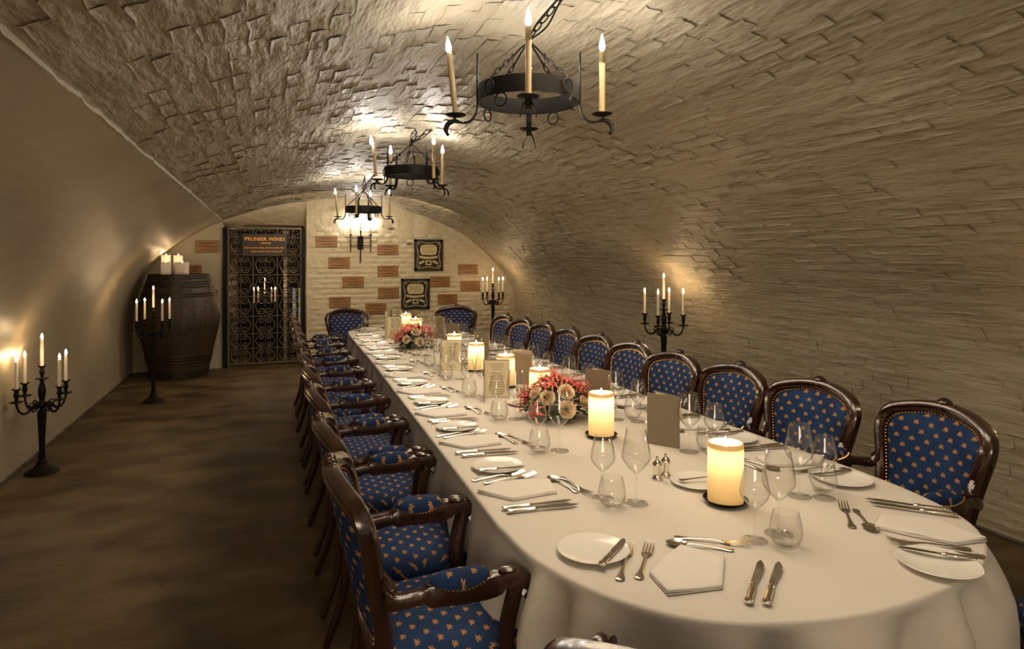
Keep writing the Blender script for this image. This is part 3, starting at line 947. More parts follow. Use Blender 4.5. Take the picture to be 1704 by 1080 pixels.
def print_frame(x0, y0, x1, y1, lab, seed):
    a = at(x0, y1); b = at(x1, y0); w_, h_ = b.x - a.x, b.z - a.z
    g = thing('framed_print', lab, 'picture', ((a.x + b.x) / 2, BW - .026, (a.z + b.z) / 2), 0)
    f = MB(); t = .036
    for sx in (-1, 1): f.box((sx * (w_ / 2 - t / 2), 0, 0), (t, .036, h_))
    for sz in (-1, 1): f.box((0, -.001, sz * (h_ / 2 - t / 2)), (w_, .034, t))
    obj('frame', f, M['frame_black'], g, smooth=False)
    p = MB(); p.box((0, .006, 0), (w_ - .05, .012, h_ - .05)); obj('black_ground', p, M['frame_black'], g, smooth=False)
    RX = Matrix.Rotation(R(90), 4, 'X')
    iw, ih = w_ / 2 - .05, h_ / 2 - .05
    q = MB()
    def flat(pts, d=.004): q.prism(pts, .0, d, RX)
    # label shield
    sh = []
    for i in range(28):
        an = 2 * math.pi * i / 28; c_, s_ = math.cos(an), math.sin(an)
        sh.append((iw * .74 * (abs(c_) ** .5) * (1 if c_ > 0 else -1), ih * .42 + ih * .42 * (abs(s_) ** .5) * (1 if s_ > 0 else -1)))
    flat(sh)
    # curved ribbon
    top = []; bot = []
    for i in range(13):
        t_ = i / 12 * 2 - 1; top.append((t_ * iw * .80, -ih * .10 - .018 * (1 - t_ * t_) + .012)); bot.append((t_ * iw * .80, -ih * .28 - .018 * (1 - t_ * t_) + .012))
    flat(bot + top[::-1])
    flat([(-iw * .26, -ih * .80), (iw * .26, -ih * .80), (iw * .26, -ih * .42), (-iw * .26, -ih * .42)])
    for sx in (-1, 1):
        pts = [(sx * iw * .34, -ih * .56), (sx * iw * .82, -ih * .74), (sx * iw * .90, -ih * .60), (sx * iw * .40, -ih * .40)]
        flat(pts if sx > 0 else pts[::-1])
    obj('gold_label', q, M['gold_print'], g, smooth=False)
    q = MB()
    bor = catmull([(-iw, 0, ih), (0, 0, ih * .96), (iw, 0, ih), (iw * .93, 0, 0), (iw, 0, -ih), (0, 0, -ih * .94), (-iw, 0, -ih), (-iw * .93, 0, 0)], 6, True)
    q.tube([V((p_.x, -.003, p_.z)) for p_ in bor], .006, 5, ref=(0, 1, 0), closed=True)
    for sx in (-1, 1):
        for sz in (-1, 1):
            q.tube([V((sx * (iw * .86) + p_.x, -.003, sz * ih * .90 + p_.z)) for p_ in spiral((0, 0), .004, .018, 0, R(500), 14)], .003, 4, ref=(0, 1, 0))
    obj('gold_border', q, M['gold_print'], g)
    q = MB(); rn = random.Random(seed)
    for row, zz in enumerate((.62, .42, .26) if seed == 1 else (.60, .50, .40, .24)):
        x = -iw * .52; pts = []
        while x < iw * .52:
            pts.append(V((x, -.006, ih * zz + rn.uniform(-.013, .013) * (1 if row == 0 else .5)))); x += .011
        q.tube(pts, .0022 if row == 0 else .0014, 4, ref=(0, 1, 0))
    q.box((0, -.005, -ih * .61), (iw * .28, .002, ih * .18))
    obj('scribed_marks', q, M['frame_black'], g, smooth=False)
print_frame(688.7, 398.8, 736, 450.7, 'upper framed black and gold wine label print', 1)
print_frame(667, 463.5, 714, 515, 'lower framed black and gold wine label print, left of the other', 2)

# sign hung on the gate ----------------------------------------------------
sg_ = thing('hanging_sign', 'dark wooden sign reading PRUNIER WINES hung on the iron gate', 'sign', (-.035, BW + .055, 1.765))
q = MB(); q.bbox_((0, 0, 0), (.62, .325, .018), .004); qq = MB(); qq.merge(q, Matrix.Rotation(R(90), 4, 'X')); obj('board', qq, M['sign_board'], sg_, smooth=False)
def text(s, size, loc, parent, material, name='lettering', bold=.0, spacing=1.0, shear=0):
    c = bpy.data.curves.new('t', 'FONT'); c.body = s; c.size = size; c.align_x = 'CENTER'; c.align_y = 'CENTER'; c.extrude = .0012; c.offset = bold; c.space_character = spacing; c.shear = shear
    c.resolution_u = 3
    t = bpy.data.objects.new('t', c); COL.objects.link(t)
    bpy.context.view_layer.update()
    me = bpy.data.meshes.new_from_object(t.evaluated_get(bpy.context.evaluated_depsgraph_get()))
    bpy.data.objects.remove(t); me.materials.clear(); me.materials.append(material)
    o = bpy.data.objects.new(name, me); COL.objects.link(o); o.parent = parent; o.location = loc; o.rotation_euler = (R(90), 0, 0)
    return o
text('PRUNIER WINES', .072, (0, -.011, .085), sg_, M['sign_gold'], bold=.0015, spacing=1.08)
text('LIMITED', .036, (.01, -.011, .025), sg_, M['sign_gold'], bold=.0005, spacing=1.15)
q = MB(); rn = random.Random(4)
for zz, x0, x1, hh in ((-.042, -.28, .27, .020), (-.095, -.19, .24, .019)):   # two italic lines too worn to read
    x = x0; k = 0
    while x < x1:
        hk = hh * (1.4 if k % 7 == 0 else 1.0)
        q.box((x, -.0105, zz + (hk - hh) / 2), (.004, .002, hk), None)
        q.box((x + .005, -.0105, zz + rn.choice((-.4, 0, .4)) * hh), (.009, .002, .004))
        x += .0125 if k % 7 != 6 else .024; k += 1
obj('faded_lines', q, M['sign_gold'], sg_, smooth=False)
q = MB()
for sx in (-1, 1): q.tube([(sx * .24, 0, .16), (sx * .24, .03, .215)], .003, 5)
obj('hooks', q, M['iron'], sg_)

# barrel -------------------------------------------------------------------
def barrel():
    g = thing('wine_barrel', 'huge dark oak barrel standing upright in the left corner', 'barrel', (-1.10, 9.78, 0))
    prof = [(.345, .0), (.365, .12), (.43, .42), (.485, .66), (.500, .80), (.478, .95), (.42, 1.16), (.362, 1.34), (.360, 1.362)]
    N = 20
    sm = MB(); vs = []
    hw = math.pi / N * .985
    for r_, z_ in prof:
        for (dr, a) in ((-.022, -hw), (0, -hw), (.002, 0), (0, hw), (-.022, hw)):
            vs.append(V(((r_ + dr) * math.cos(a), (r_ + dr) * math.sin(a), z_)))
    fs = []
    for k in range(len(prof) - 1):
        for i in range(4): a = k * 5 + i; fs.append((a, a + 1, a + 6, a + 5))
    fs.append((0, 4, 3, 2, 1)); n_ = (len(prof) - 1) * 5; fs.append((n_, n_ + 1, n_ + 2, n_ + 3, n_ + 4))
    sm.add(vs, fs); me = sm.mesh('stave', M['barrel'], True, 30)
    for k in range(N):
        o = obj('stave', me, None, g); o.rotation_euler = (0, 0, 2 * math.pi * k / N)
    def rad(z_):
        for (r0, z0), (r1, z1) in zip(prof, prof[1:]):
            if z0 <= z_ <= z1: return r0 + (r1 - r0) * (z_ - z0) / (z1 - z0)
    hz = [.04, .07, .10, .22, .26, .30] + [1.08, 1.11, 1.20, 1.23, 1.26, 1.31, 1.34]
    for z_ in hz:
        q = MB(); rr = rad(z_)
        q.lathe([(rr - .01, z_ - .012), (rr + .006, z_ - .010), (rr + .008, z_), (rr + .006, z_ + .010), (rr - .01, z_ + .012)], 40); obj('hoop', q, M['hoop'], g)
    q = MB(); q.lathe([(0, .02), (.34, .02), (.34, 1.335), (0, 1.335)], 32); obj('barrel_head', q, M['barrel'], g)
barrel()
def square_candle(w_, h_, loc, rz, lab):
    g = thing('pillar_candle', lab, 'candle', loc, rz, 'pillar candles on the barrel')
    q = MB(); t = w_ / 2
    rg = []
    vs = []; n_ = 24
    def sq(sc, z_):
        for i in range(n_):
            a = 2 * math.pi * i / n_; c_, s_ = math.cos(a), math.sin(a); k = 1 / (abs(c_) ** 8 + abs(s_) ** 8) ** (1 / 8)
            vs.append(V((c_ * k * t * sc, s_ * k * t * sc, z_)))
    prof = [(.96, 0), (1, .004), (1, h_ * .5), (1, h_ - .005), (.96, h_), (.84, h_ - .002), (.80, h_ - .02), (.3, h_ - .026)]
    for sc, z_ in prof: sq(sc, z_)
    fs = [tuple(reversed(range(n_)))]
    for k in range(len(prof) - 1):
        for i in range(n_): j = (i + 1) % n_; fs.append((k * n_ + i, k * n_ + j, (k + 1) * n_ + j, (k + 1) * n_ + i))
    fs.append(tuple(range((len(prof) - 1) * n_, len(prof) * n_)))
    q.add(vs, fs); obj('wax', q, M['wax'], g)
    k = MB(); k.tube([(0, 0, h_ - .026), (0, 0, h_ - .010)], .0015, 5); obj('wick', k, M['wick'], g)
    obj('flame', FLAMEM, None, g, loc=(0, 0, h_ - .020))
bz = 1.352
square_candle(.125, .168, (-1.235, 9.60, bz), .1, 'short square ivory candle on the barrel, front left')
square_candle(.150, .165, (-1.045, 9.60, bz), -.1, 'widest square ivory candle on the barrel, front right')
square_candle(.115, .26, (-1.260, 9.80, bz), .05, 'tall square ivory candle on the barrel, back left')
square_candle(.115, .255, (-1.115, 9.82, bz), 0, 'tall square ivory candle on the barrel, back right')

# ================================================================== TABLE
TZ = .742
TC = TZ - .0012        # cloth surface, just under what stands on it
near = [(.67, 2.05), (.67, 1.88), (.685, 1.67), (.755, 1.46), (.855, 1.316), (.965, 1.228), (1.127, 1.172), (1.31, 1.146), (1.548, 1.160), (1.78, 1.215), (1.96, 1.326), (2.07, 1.47), (2.13, 1.68), (2.15, 1.9), (2.15, 2.05)]
right_side = [(2.14, 2.9), (2.125, 4.0), (2.11, 5.0), (2.09, 6.2), (2.07, 7.4)]
far = [(2.02, 7.75), (1.82, 8.02), (1.48, 8.12), (1.12, 8.0), (.90, 7.75), (.84, 7.45)]
left_side = [(.81, 6.4), (.78, 5.2), (.745, 4.2), (.71, 3.2)]
OUT = catmull([(x, y, 0) for x, y in near + right_side + far + left_side], 6, True)
# resample evenly
def resample(pts, n):
    L = [0.0]; m = len(pts)
    for i in range(m): L.append(L[-1] + (pts[(i + 1) % m] - pts[i]).length)
    out = []; k = 0
    for i in range(n):
        s = L[-1] * i / n
        while L[k + 1] < s: k += 1
        t = (s - L[k]) / (L[k + 1] - L[k]); out.append(pts[k].lerp(pts[(k + 1) % m], t))
    return out, L[-1]
NO = 720
OUT, OLEN = resample(OUT, NO)
cent = V((1.42, 4.6, 0))
def nrm_at(i):
    t = OUT[(i + 3) % NO] - OUT[i - 3]; n_ = V((t.y, -t.x, 0)).normalized()
    return n_
cl = MB(); vs = []; fs = []
rings_in = [.0, .25, .5, .75, .93, .985]
# top: shrink towards the spine of the table
def spine(p): return V((1.42, min(max(p.y, 1.9), 7.4), 0))
for k in rings_in:
    for i, p in enumerate(OUT):
        s = spine(p); q = s.lerp(p, k if k else .001); vs.append(V((q.x, q.y, TZ - .0004)))
drop = [(.995, -.0015), (1.0, -.007), (1.0, -.016)]
def near_w(p): return min(1, max(0, (1.95 - p.y) / .35))
skirt = [.012, .03, .045, .06, .08, .10, .15, .21, .28, .36, .44, .52, .60]
for k, dz in drop:
    for i, p in enumerate(OUT):
        n_ = nrm_at(i); vs.append(V((p.x, p.y, TZ + dz)) + n_ * (.004 if dz < -.01 else 0) - n_ * (1 - k) * .6)
arcl = OLEN / NO
for d in skirt:
    for i, p in enumerate(OUT):
        n_ = nrm_at(i); s = i * arcl; nw = near_w(p)
        hem = .20 + .42 * nw + .02 * math.sin(s * 5.3) + .015 * math.sin(s * 2.1 + 1)
        dd = d / .60 * hem
        g_ = min(1, dd / (.26 - .15 * nw)) ** (1.2 - .4 * nw)
        big = noise.noise(V((s * 2.6, 0, 4.2)));  med = noise.noise(V((s * 7.0, dd * 1.2, 1.7)))
        fold = (max(-.045, .150 * (abs(math.sin(s * 8.6 + 2.6 * big + .6)) ** .8 - .60 + .12 * big)) * nw + .022 * math.sin(s * 15 + 5 * big) * (1 - .6 * nw) + .016 * med)
        wd = g_ * (fold + .010) + (.11 - .08 * nw) * dd
        vs.append(V((p.x, p.y, TZ - .016 - dd)) + n_ * wd)
nr = len(rings_in) + len(drop) + len(skirt)
for k in range(nr - 1):
    for i in range(NO):
        j = (i + 1) % NO; fs.append((k * NO + i, (k + 1) * NO + i, (k + 1) * NO + j, k * NO + j))
cl.add(vs, fs)
tag(obj('tablecloth', cl, M['linen'], ang=0), 'long off-white linen cloth draped over the whole banquet table', 'tablecloth')
tb = thing('dining_table', 'long banquet table with rounded ends hidden under the off-white cloth', 'table', (1.42, 4.6, 0))
q = MB(); q.prism([(p.x - 1.42 - nrm_at(i * 8).x * .06, p.y - 4.6 - nrm_at(i * 8).y * .06) for i, p in enumerate(OUT[::8])], .705, .735); obj('tabletop', q, M['wood'], tb, smooth=False)
for y_ in (-2.6, -.9, .9, 2.6):
    for x_ in (-.36, .36):
        q = MB(); q.lathe([(0, 0), (.025, 0), (.03, .1), (.035, .6), (.04, .708)], 10, (x_, y_, 0)); obj('leg', q, M['wood'], tb)

# ================================================================== CHAIRS
def ellipse_prof(a, b, n=10): return [(a * math.cos(2 * math.pi * i / n), b * math.sin(2 * math.pi * i / n)) for i in range(n)]
def nail(mb, p, r=.0048):
    p = V(p); vs = [p + V(d) * r for d in ((1, 0, 0), (-1, 0, 0), (0, 1, 0), (0, -1, 0), (0, 0, 1), (0, 0, -1))]
    mb.add(vs, [(0, 2, 4), (2, 1, 4), (1, 3, 4), (3, 0, 4), (2, 0, 5), (1, 2, 5), (3, 1, 5), (0, 3, 5)])
def armchair():
    g = thing('armchair', 'x', 'chair')
    wood = M['wood']; fab = M['fabric']
    # --- back outline in (x, z)
    half = [(0, .500), (.11, .497), (.165, .505), (.190, .54), (.203, .62), (.222, .72), (.243, .81), (.246, .865), (.222, .905), (.165, .928), (.08, .945), (0, .950)]
    pts = half + [(-x, z) for x, z in reversed(half[1:-1])]
    ol = catmull([(x, 0, z) for x, z in pts], 5, True)
    def back(x, z, d=0.0):
        t = (z - .46) / .5
        y = -.225 - .115 * max(0, t) ** 1.15 + .045 * (x / .24) ** 2
        return V((x, y + d, z))
    path = [back(p.x, p.z) for p in ol]
    mould = [(-.021, .010), (-.019, .019), (-.012, .021), (-.008, .011), (-.002, .021), (.006, .023), (.0115, .013), (.016, .021), (.021, .016), (.022, .0), (.020, -.015), (.012, -.021), (.004, -.012), (-.004, -.021), (-.014, -.018), (-.021, -.010)]
    fr = MB(); fr.sweep(path, [(a * 1.22, b * 1.15) for a, b in mould], ref=(0, -1, 0), closed=True)
    obj('back_frame', fr, wood, g)
    # crest carving: shell of lobes on top
    cr = MB()
    cr.sphere(back(0, .968, .002), .024, 12, 8, (1.45, .95, 1.0))
    for k in range(-3, 4):
        a = R(k * 24); c = back(.020 * math.sin(a), .966 + .012 * math.cos(a), .004)
        cr.sphere(c, .016, 8, 6, (.50, 1.25, 1.15), Matrix.Rotation(a, 3, 'Y'))
    cr.sphere(back(0, .955, .014), .014, 8, 6, (1.2, 1, .9))
    for sx in (-1, 1):
        cr.tube([back(sx * x, z, .012) for x, z in ((.02, .958), (.05, .962), (.078, .953), (.10, .946))], .010, 6, ref=(0, 1, 0), scale=[1, .9, .7, .3])
        cr.sphere(back(sx * .048, .966, .004), .012, 8, 5, (1.2, 1, .8))
    obj('carved_crest', cr, wood, g)
    # pads
    def pad(d0, bulge, rr=.87):
        mb = MB(); vs = []; uv = []; cx, cz = 0, .72; K = [0.0001, .25, .5, .72, .88, .96, 1.0]
        n_ = len(ol)
        for k in K:
            for p in ol:
                x = cx + (p.x - cx) * k * rr; z = cz + (p.z - cz) * k * (rr + .02)
                vs.append(back(x, z, d0 + bulge * math.sqrt(max(0, 1 - k ** 4)))); uv.append((x + .01, z))
        fs = []
        for a in range(len(K) - 1):
            for i in range(n_):
                j = (i + 1) % n_; f = (a * n_ + i, a * n_ + j, (a + 1) * n_ + j, (a + 1) * n_ + i)
                fs.append(f if bulge < 0 else tuple(reversed(f)))
        mb.add(vs, fs, uv); return mb
    obj('backrest', pad(.004, .026), fab, g, ang=0)
    obj('back_panel', pad(-.010, -.016), fab, g, ang=0)
    # --- seat
    sh = [(0, .285), (.16, .280), (.255, .255), (.275, .20), (.262, .05), (.235, -.12), (.215, -.205), (.16, -.225), (0, -.23)]
    sp = catmull([(x, y, 0) for x, y in sh + [(-x, y) for x, y in reversed(sh[1:-1])]], 5, True)
    rail = MB(); n_ = len(sp); vs = []; fs = []
    for k, (sc, z) in enumerate(((.98, .375), (1.0, .385), (1.0, .40), (.985, .405), (1.0, .412), (1.0, .425), (.97, .43))):
        for i, p in enumerate(sp):
            a = math.atan2(p.y, p.x); dz = 0
            if z < .40 : dz = -.030 * abs(math.cos(2 * a)) ** 2 * (1 if z < .38 else .6)
            vs.append(V((p.x * sc, p.y * sc, z + dz)))
    for k in range(6):
        for i in range(n_):
            j = (i + 1) % n_; fs.append((k * n_ + i, k * n_ + j, (k + 1) * n_ + j, (k + 1) * n_ + i))
    fs.append(tuple(reversed(range(n_))))
    rail.add(vs, fs); obj('seat_rail', rail, wood, g)
    st = MB(); vs = []; uv = []; fs = []
    K = [(.985, .428), (1.0, .440), (1.0, .462), (.97, .480), (.88, .494), (.70, .505), (.4, .513), (.0001, .516)]
    for sc, z in K:
        for p in sp:
            vs.append(V((p.x * sc, p.y * sc, z))); uv.append((p.x * sc + (0 if abs(p.x) < .24 else 0), p.y * sc + (.5 - z) * (1 if p.y > 0 else -1) * 1.0 if sc >= .97 else p.y * sc))
    for k in range(len(K) - 1):
        for i in range(n_):
            j = (i + 1) % n_; fs.append((k * n_ + i, k * n_ + j, (k + 1) * n_ + j, (k + 1) * n_ + i))
    st.add(vs, fs, uv); obj('seat', st, fab, g, ang=0)
    # --- nails
    nl = MB()
    rp, L_ = resample([back(p.x * .875, .72 + (p.z - .72) * .893, .013) for p in ol], 104)
    for p in rp: nail(nl, p, .0042)
    rp, L_ = resample([V((p.x * 1.004, p.y * 1.004, .436)) for p in sp], 92)
    for p in rp: nail(nl, p, .0045)
    tag(obj('nail_trim', nl, M['brass'], g), kind='stuff')
    # --- legs
    lf = MB(); pth = catmull([(.235, .225, .40), (.252, .245, .33), (.262, .258, .27), (.250, .245, .16), (.240, .235, .07), (.246, .243, .02), (.250, .248, .0)], 4)
    lf.tube(pth, 1, 10, ref=(0, 1, 0), scale=[r for r in [.034, .034, .034, .033, .032, .031, .030, .029, .027, .025, .022, .020, .018, .017, .016, .015, .0145, .0145, .015, .017, .020, .021, .022, .022, .020][:len(pth)]])
    lb = MB(); pth = catmull([(.185, -.205, .42), (.195, -.215, .32), (.20, -.235, .18), (.21, -.285, .03), (.212, -.295, 0)], 5)
    lb.tube(pth, .021, 8, ref=(0, 1, 0), scale=[1.1 - .45 * i / len(pth) for i in range(len(pth))])
    for mb, nm in ((lf, 'f'), (lb, 'b')):
        obj('leg', mb, wood, g)
        m2 = MB(); m2.add([(-x, y, z) for x, y, z in mb.v], [tuple(reversed(f)) for f in mb.f]); obj('leg', m2, wood, g)
    # --- arms
    wprof = [(-.016, -.012), (-.018, .0), (-.012, .013), (-.004, .010), (.004, .010), (.012, .013), (.018, .0), (.016, -.012), (.0, -.016)]
    for sx in (1, -1):
        a = MB()
        rear = catmull([back(.222, .70, .0), back(.232, .655, .02), (.258, -.205, .640), (.278, -.15, .646), (.288, -.09, .652), (.291, -.02, .650), (.292, .05, .652), (.291, .105, .660), (.289, .150, .655), (.286, .166, .634), (.284, .150, .618)], 4)
        n1 = len(rear)
        a.sweep(rear, wprof, ref=(0, 0, 1), scale=[(1.0, 1.2) if i < 10 else (1.1, 1.1) if i < 15 else (1.55, 1.9) if i < 27 else (1.25, 1.45) if i < n1 - 6 else (1.15, .9) for i in range(n1)])
        post = catmull([(.288, .135, .645), (.286, .122, .60), (.281, .110, .55), (.274, .108, .50), (.268, .125, .45), (.266, .160, .41), (.264, .175, .395)], 4)
        a.tube(post, .022, 9, ref=(0, 1, 0), scale=[1.0 + .35 * (i / len(post)) ** 2 for i in range(len(post))])
        a.sphere((.290, .108, .682), .015, 8, 5, (1.3, 1.9, .7)); a.sphere((.289, -.108, .664), .012, 8, 5, (1.6, .8, 1.0))
        p = MB(); vs = []; fs = []; uv = []; nu, nv = 12, 12
        for j in range(nv + 1):
            t = j / nv; w_ = (math.sin(math.pi * t)) ** .42 if 0 < t < 1 else 0.02
            for i in range(nu + 1):
                an = math.pi * (i / nu) * 1.16 - .25
                x = math.cos(an) * .034 * w_; z = math.sin(an) * .036 * w_
                yv = -.080 + .168 * t
                vs.append(V((.291 + x, yv, .672 + .012 * (2 * t - 1) ** 2 + z))); uv.append((x * 1.6 + .02 + .026, yv + .008))
        for j in range(nv):
            for i in range(nu): q = j * (nu + 1) + i; fs.append((q, q + 1, q + nu + 2, q + nu + 1))
        p.add(vs, fs, uv)
        nn = MB()
        for k in range(16):
            t = .03 + .94 * k / 15; w_ = (math.sin(math.pi * t)) ** .42
            for sd in (1, -1): nail(nn, (.291 + sd * (.034 * w_ + .001), -.080 + .168 * t, .670 + .014 * (2 * t - 1) ** 2 - .006 * w_), .0050)
        for mb in (a, p, nn):
            dy_ = 0 if mb is a else -.030
            mb.v = [(x - .014 * min(1, max(0, (y + .22) / .1)), y + dy_, z + .032 * min(1, max(0, (z - .5) / .15))) for x, y, z in mb.v]
        if sx < 0:
            for mb in (a, p, nn): mb.v = [(-x, y, z) for x, y, z in mb.v]; mb.f = [tuple(reversed(f)) for f in mb.f]
        ar = obj('armrest', a, wood, g); obj('arm_pad', p, fab, ar, ang=0); tag(obj('nail_trim', nn, M['brass'], ar), kind='stuff')
    return g
ORD = ['first', 'second', 'third', 'fourth', 'fifth', 'sixth', 'seventh', 'eighth', 'ninth', 'tenth', 'eleventh']
def chair(x, y, face, label):
    """face = direction the sitter looks (degrees, 0 = +x)"""
    place('armchair', armchair, (x, y, 0), R(face - 90), label, 'chair', 'blue upholstered armchairs round the table')
rn = random.Random(3)
LY = [1.97, 2.54, 3.19, 3.83, 4.38, 4.97, 5.53, 6.06, 6.64, 7.2]
for k, y_ in enumerate(LY):
    chair(  .510 + .006 * k, y_, rn.uniform(-2, 2), 'carved blue armchair, %s from the camera in the left row' % ORD[k])
RC = [(2.58, 1.91), (2.50, 2.48), (2.46, 3.0), (2.42, 3.52), (2.42, 4.03), (2.41, 4.54), (2.41, 5.05), (2.39, 5.54), (2.37, 6.02), (2.36, 6.53)]
for k, (x_, y_) in enumerate(RC):
    fc = 180 + (-6 if k == 0 else rn.uniform(-3, 3))
    c_ = V((x_, y_, 0)) + V((math.cos(R(fc)), math.sin(R(fc)), 0)) * .335
    chair(c_.x, c_.y, fc, 'carved blue armchair, %s from the camera in the right row' % ORD[k])
def chair_crest(x, y, fc, label):
    chair(x + math.cos(R(fc)) * .335, y + math.sin(R(fc)) * .335, fc, label)
chair_crest(.86, 8.02, -72, 'carved blue armchair at the far left end of the table, facing us')
chair_crest(2.24, 8.05, -118, 'carved blue armchair at the far right end of the table')
chair_crest(.575, .80, 45, 'carved armchair at the bottom edge, only its crest rail seen')
chair(2.25, 1.07, 132, 'carved blue armchair at the near right corner, cut by the frame')

# ================================================================== TABLEWARE
def lathe_glass(prof, n=36):
    g = MB(); g.lathe(prof, n); return g
def big_glass():
    g = thing('wine_glass', 'x', 'glass')
    ft = MB(); ft.lathe([(0, 0), (.040, 0), (.0415, .0012), (.038, .0025), (.015, .004), (.0045, .008), (.0036, .02), (.0034, .06), (.0036, .088), (.006, .098), (.009, .101)], 32)
    obj('foot', ft, M['glass'], g)
    b = MB()
    outer = [(.0005, .099), (.010, .104), (.028, .122), (.043, .142), (.0485, .155), (.048, .166), (.044, .19), (.038, .222), (.0335, .250)]
    inner = [(r - .0011, z) for r, z in reversed(outer[2:])] + [(.009, .1055), (.0005, .102)]
    b.lathe(outer + inner, 36); obj('bowl', b, M['glass'], g); return g
def small_glass():
    g = thing('wine_glass', 'x', 'glass')
    ft = MB(); ft.lathe([(0, 0), (.036, 0), (.0375, .0012), (.034, .0025), (.014, .004), (.0042, .008), (.0034, .02), (.0032, .055), (.0034, .078), (.0055, .088), (.008, .091)], 32)
    obj('foot', ft, M['glass'], g)
    b = MB()
    outer = [(.0005, .089), (.009, .094), (.024, .108), (.038, .126), (.0425, .138), (.042, .149), (.038, .170), (.0325, .194), (.0285, .213)]
    inner = [(r - .0011, z) for r, z in reversed(outer[2:])] + [(.008, .0955), (.0005, .092)]
    b.lathe(outer + inner, 36); obj('bowl', b, M['glass'], g); return g
def tumbler():
    b = MB()
    outer = [(.0005, 0), (.022, 0), (.028, .002), (.036, .012), (.0435, .030), (.0455, .044), (.044, .060), (.040, .080), (.0355, .099)]
    inner = [(r - .0013, z) for r, z in reversed(outer[4:])] + [(.035, .016), (.026, .008), (.0005, .006)]
    b.lathe(outer + inner, 36)
    return obj('water_tumbler', b, M['glass'])
def plate():
    b = MB(); b.lathe([(0, .002), (.045, .002), (.052, 0), (.058, .002), (.080, .006), (.099, .013), (.1005, .0145), (.099, .0155), (.080, .0095), (.060, .0055), (.045, .0045), (0, .0045)], 56)
    return obj('side_plate', b, M['china'])
def handle_prof(): return ellipse_prof(1, 1, 10)
def rod(pts):
    """pts: (x, z, half width, half thick) -> flattened rod along x"""
    mb = MB(); mb.sweep([(x, 0, z) for x, z, a, b in pts], handle_prof(), ref=(0, 0, 1), scale=[(a, b) for x, z, a, b in pts]); return mb
def knife(L=.245, blade_w=.0115, fish=False):
    g = thing('table_knife', 'x', 'knife')
    hl = L * .40
    h = rod([(0, .008, .003, .003), (.003, .008, .0085, .006), (.010, .008, .0098, .0065), (.018, .008, .0080, .0060), (.026, .008, .0068, .0055), (hl * .6, .0075, .0072, .0055), (hl - .012, .0075, .0062, .005), (hl - .006, .0075, .0075, .006), (hl, .0075, .0060, .005), (hl + .006, .0075, .004, .0035)])
    h.v = [(x, y * 1.22, z) for x, y, z in h.v]; obj('handle', h, M['silver'], g)
    b = MB(); n_ = 10; up = []; lo = []
    for i in range(n_ + 1):
        t = i / n_; x = hl + (L - hl) * t
        wtop = blade_w * (.65 if t < .06 else .9 - .1 * t) * (1 if t < .8 else math.sqrt(max(.02, 1 - ((t - .8) / .2) ** 2)))
        wbot = blade_w * (.5 + .6 * min(1, t * 1.8)) * (1 if t < .78 else max(.1, 1 - ((t - .78) / .22) ** 2 * 1.1))
        up.append((x, wtop * .75)); lo.append((x, -wbot))
    b.prism(lo + up[::-1], .0065, .0080); obj('blade', b, M['blade'], g, smooth=False); return g
def butter_knife():
    g = knife(.185, .011); g['category'] = 'knife'; g.name = 'butter_knife'; return g
def fork(L=.215, s=1.0, tines=4):
    mb = rod([(0, .003, .002, .0012), (.003, .003, .0085, .0018), (.014, .003, .0105, .002), (.030, .0035, .0065, .002), (.055, .005, .0038, .002), (L * .50, .007, .0030, .0019), (L * .60, .006, .0034, .0019), (L * .66, .004, .0085, .0013), (L * .70, .003, .0115, .0012), (L * .74, .0025, .0120, .0011)])
    for k in range(tines):
        y = (k - (tines - 1) / 2) * (.0215 / (tines - 1))
        x0 = L * .73
        pts = [(x0, y, .0025), (x0 + (L - x0) * .35, y, .0035), (x0 + (L - x0) * .75, y * .97, .008), (L, y * .94, .013)]
        mb.sweep(pts, ellipse_prof(.0019, .0012, 6), ref=(0, 0, 1), scale=[1, 1, .9, .4])
    mb.v = [(x, y * 1.22, z) for x, y, z in mb.v]
    return obj('fork', mb, M['silver'])
def spoon(L=.185):
    mb = rod([(0, .003, .002, .0012), (.003, .003, .0085, .0018), (.014, .003, .0105, .002), (.030, .0035, .0065, .002), (.055, .005, .0038, .002), (L * .55, .0075, .0030, .0019), (L * .66, .0065, .0032, .0019), (L * .70, .006, .0055, .0014)])
    cx = L * .845; a, b = L * .165, .0205; vs = []; fs = []; nr_, na = 6, 20
    for sgn, off in ((1, 0), (-1, .0012)):
        k0 = len(vs)
        for j in range(nr_ + 1):
            r_ = j / nr_
            for i in range(na):
                an = 2 * math.pi * i / na; egg = 1 + .12 * math.cos(an)
                vs.append(V((cx + a * r_ * math.cos(an), b * r_ * math.sin(an) * (1 - .12 * math.cos(an)), .0012 + .0065 * r_ * r_ + off * (1 - r_ * .9))))
        for j in range(nr_):
            for i in range(na):
                q = (i + 1) % na; f = (k0 + j * na + i, k0 + j * na + q, k0 + (j + 1) * na + q, k0 + (j + 1) * na + i)
                fs.append(f if sgn < 0 else tuple(reversed(f)))
    mb.add(vs, fs); mb.v = [(x, y * 1.12, z) for x, y, z in mb.v]
    return obj('spoon', mb, M['silver'])
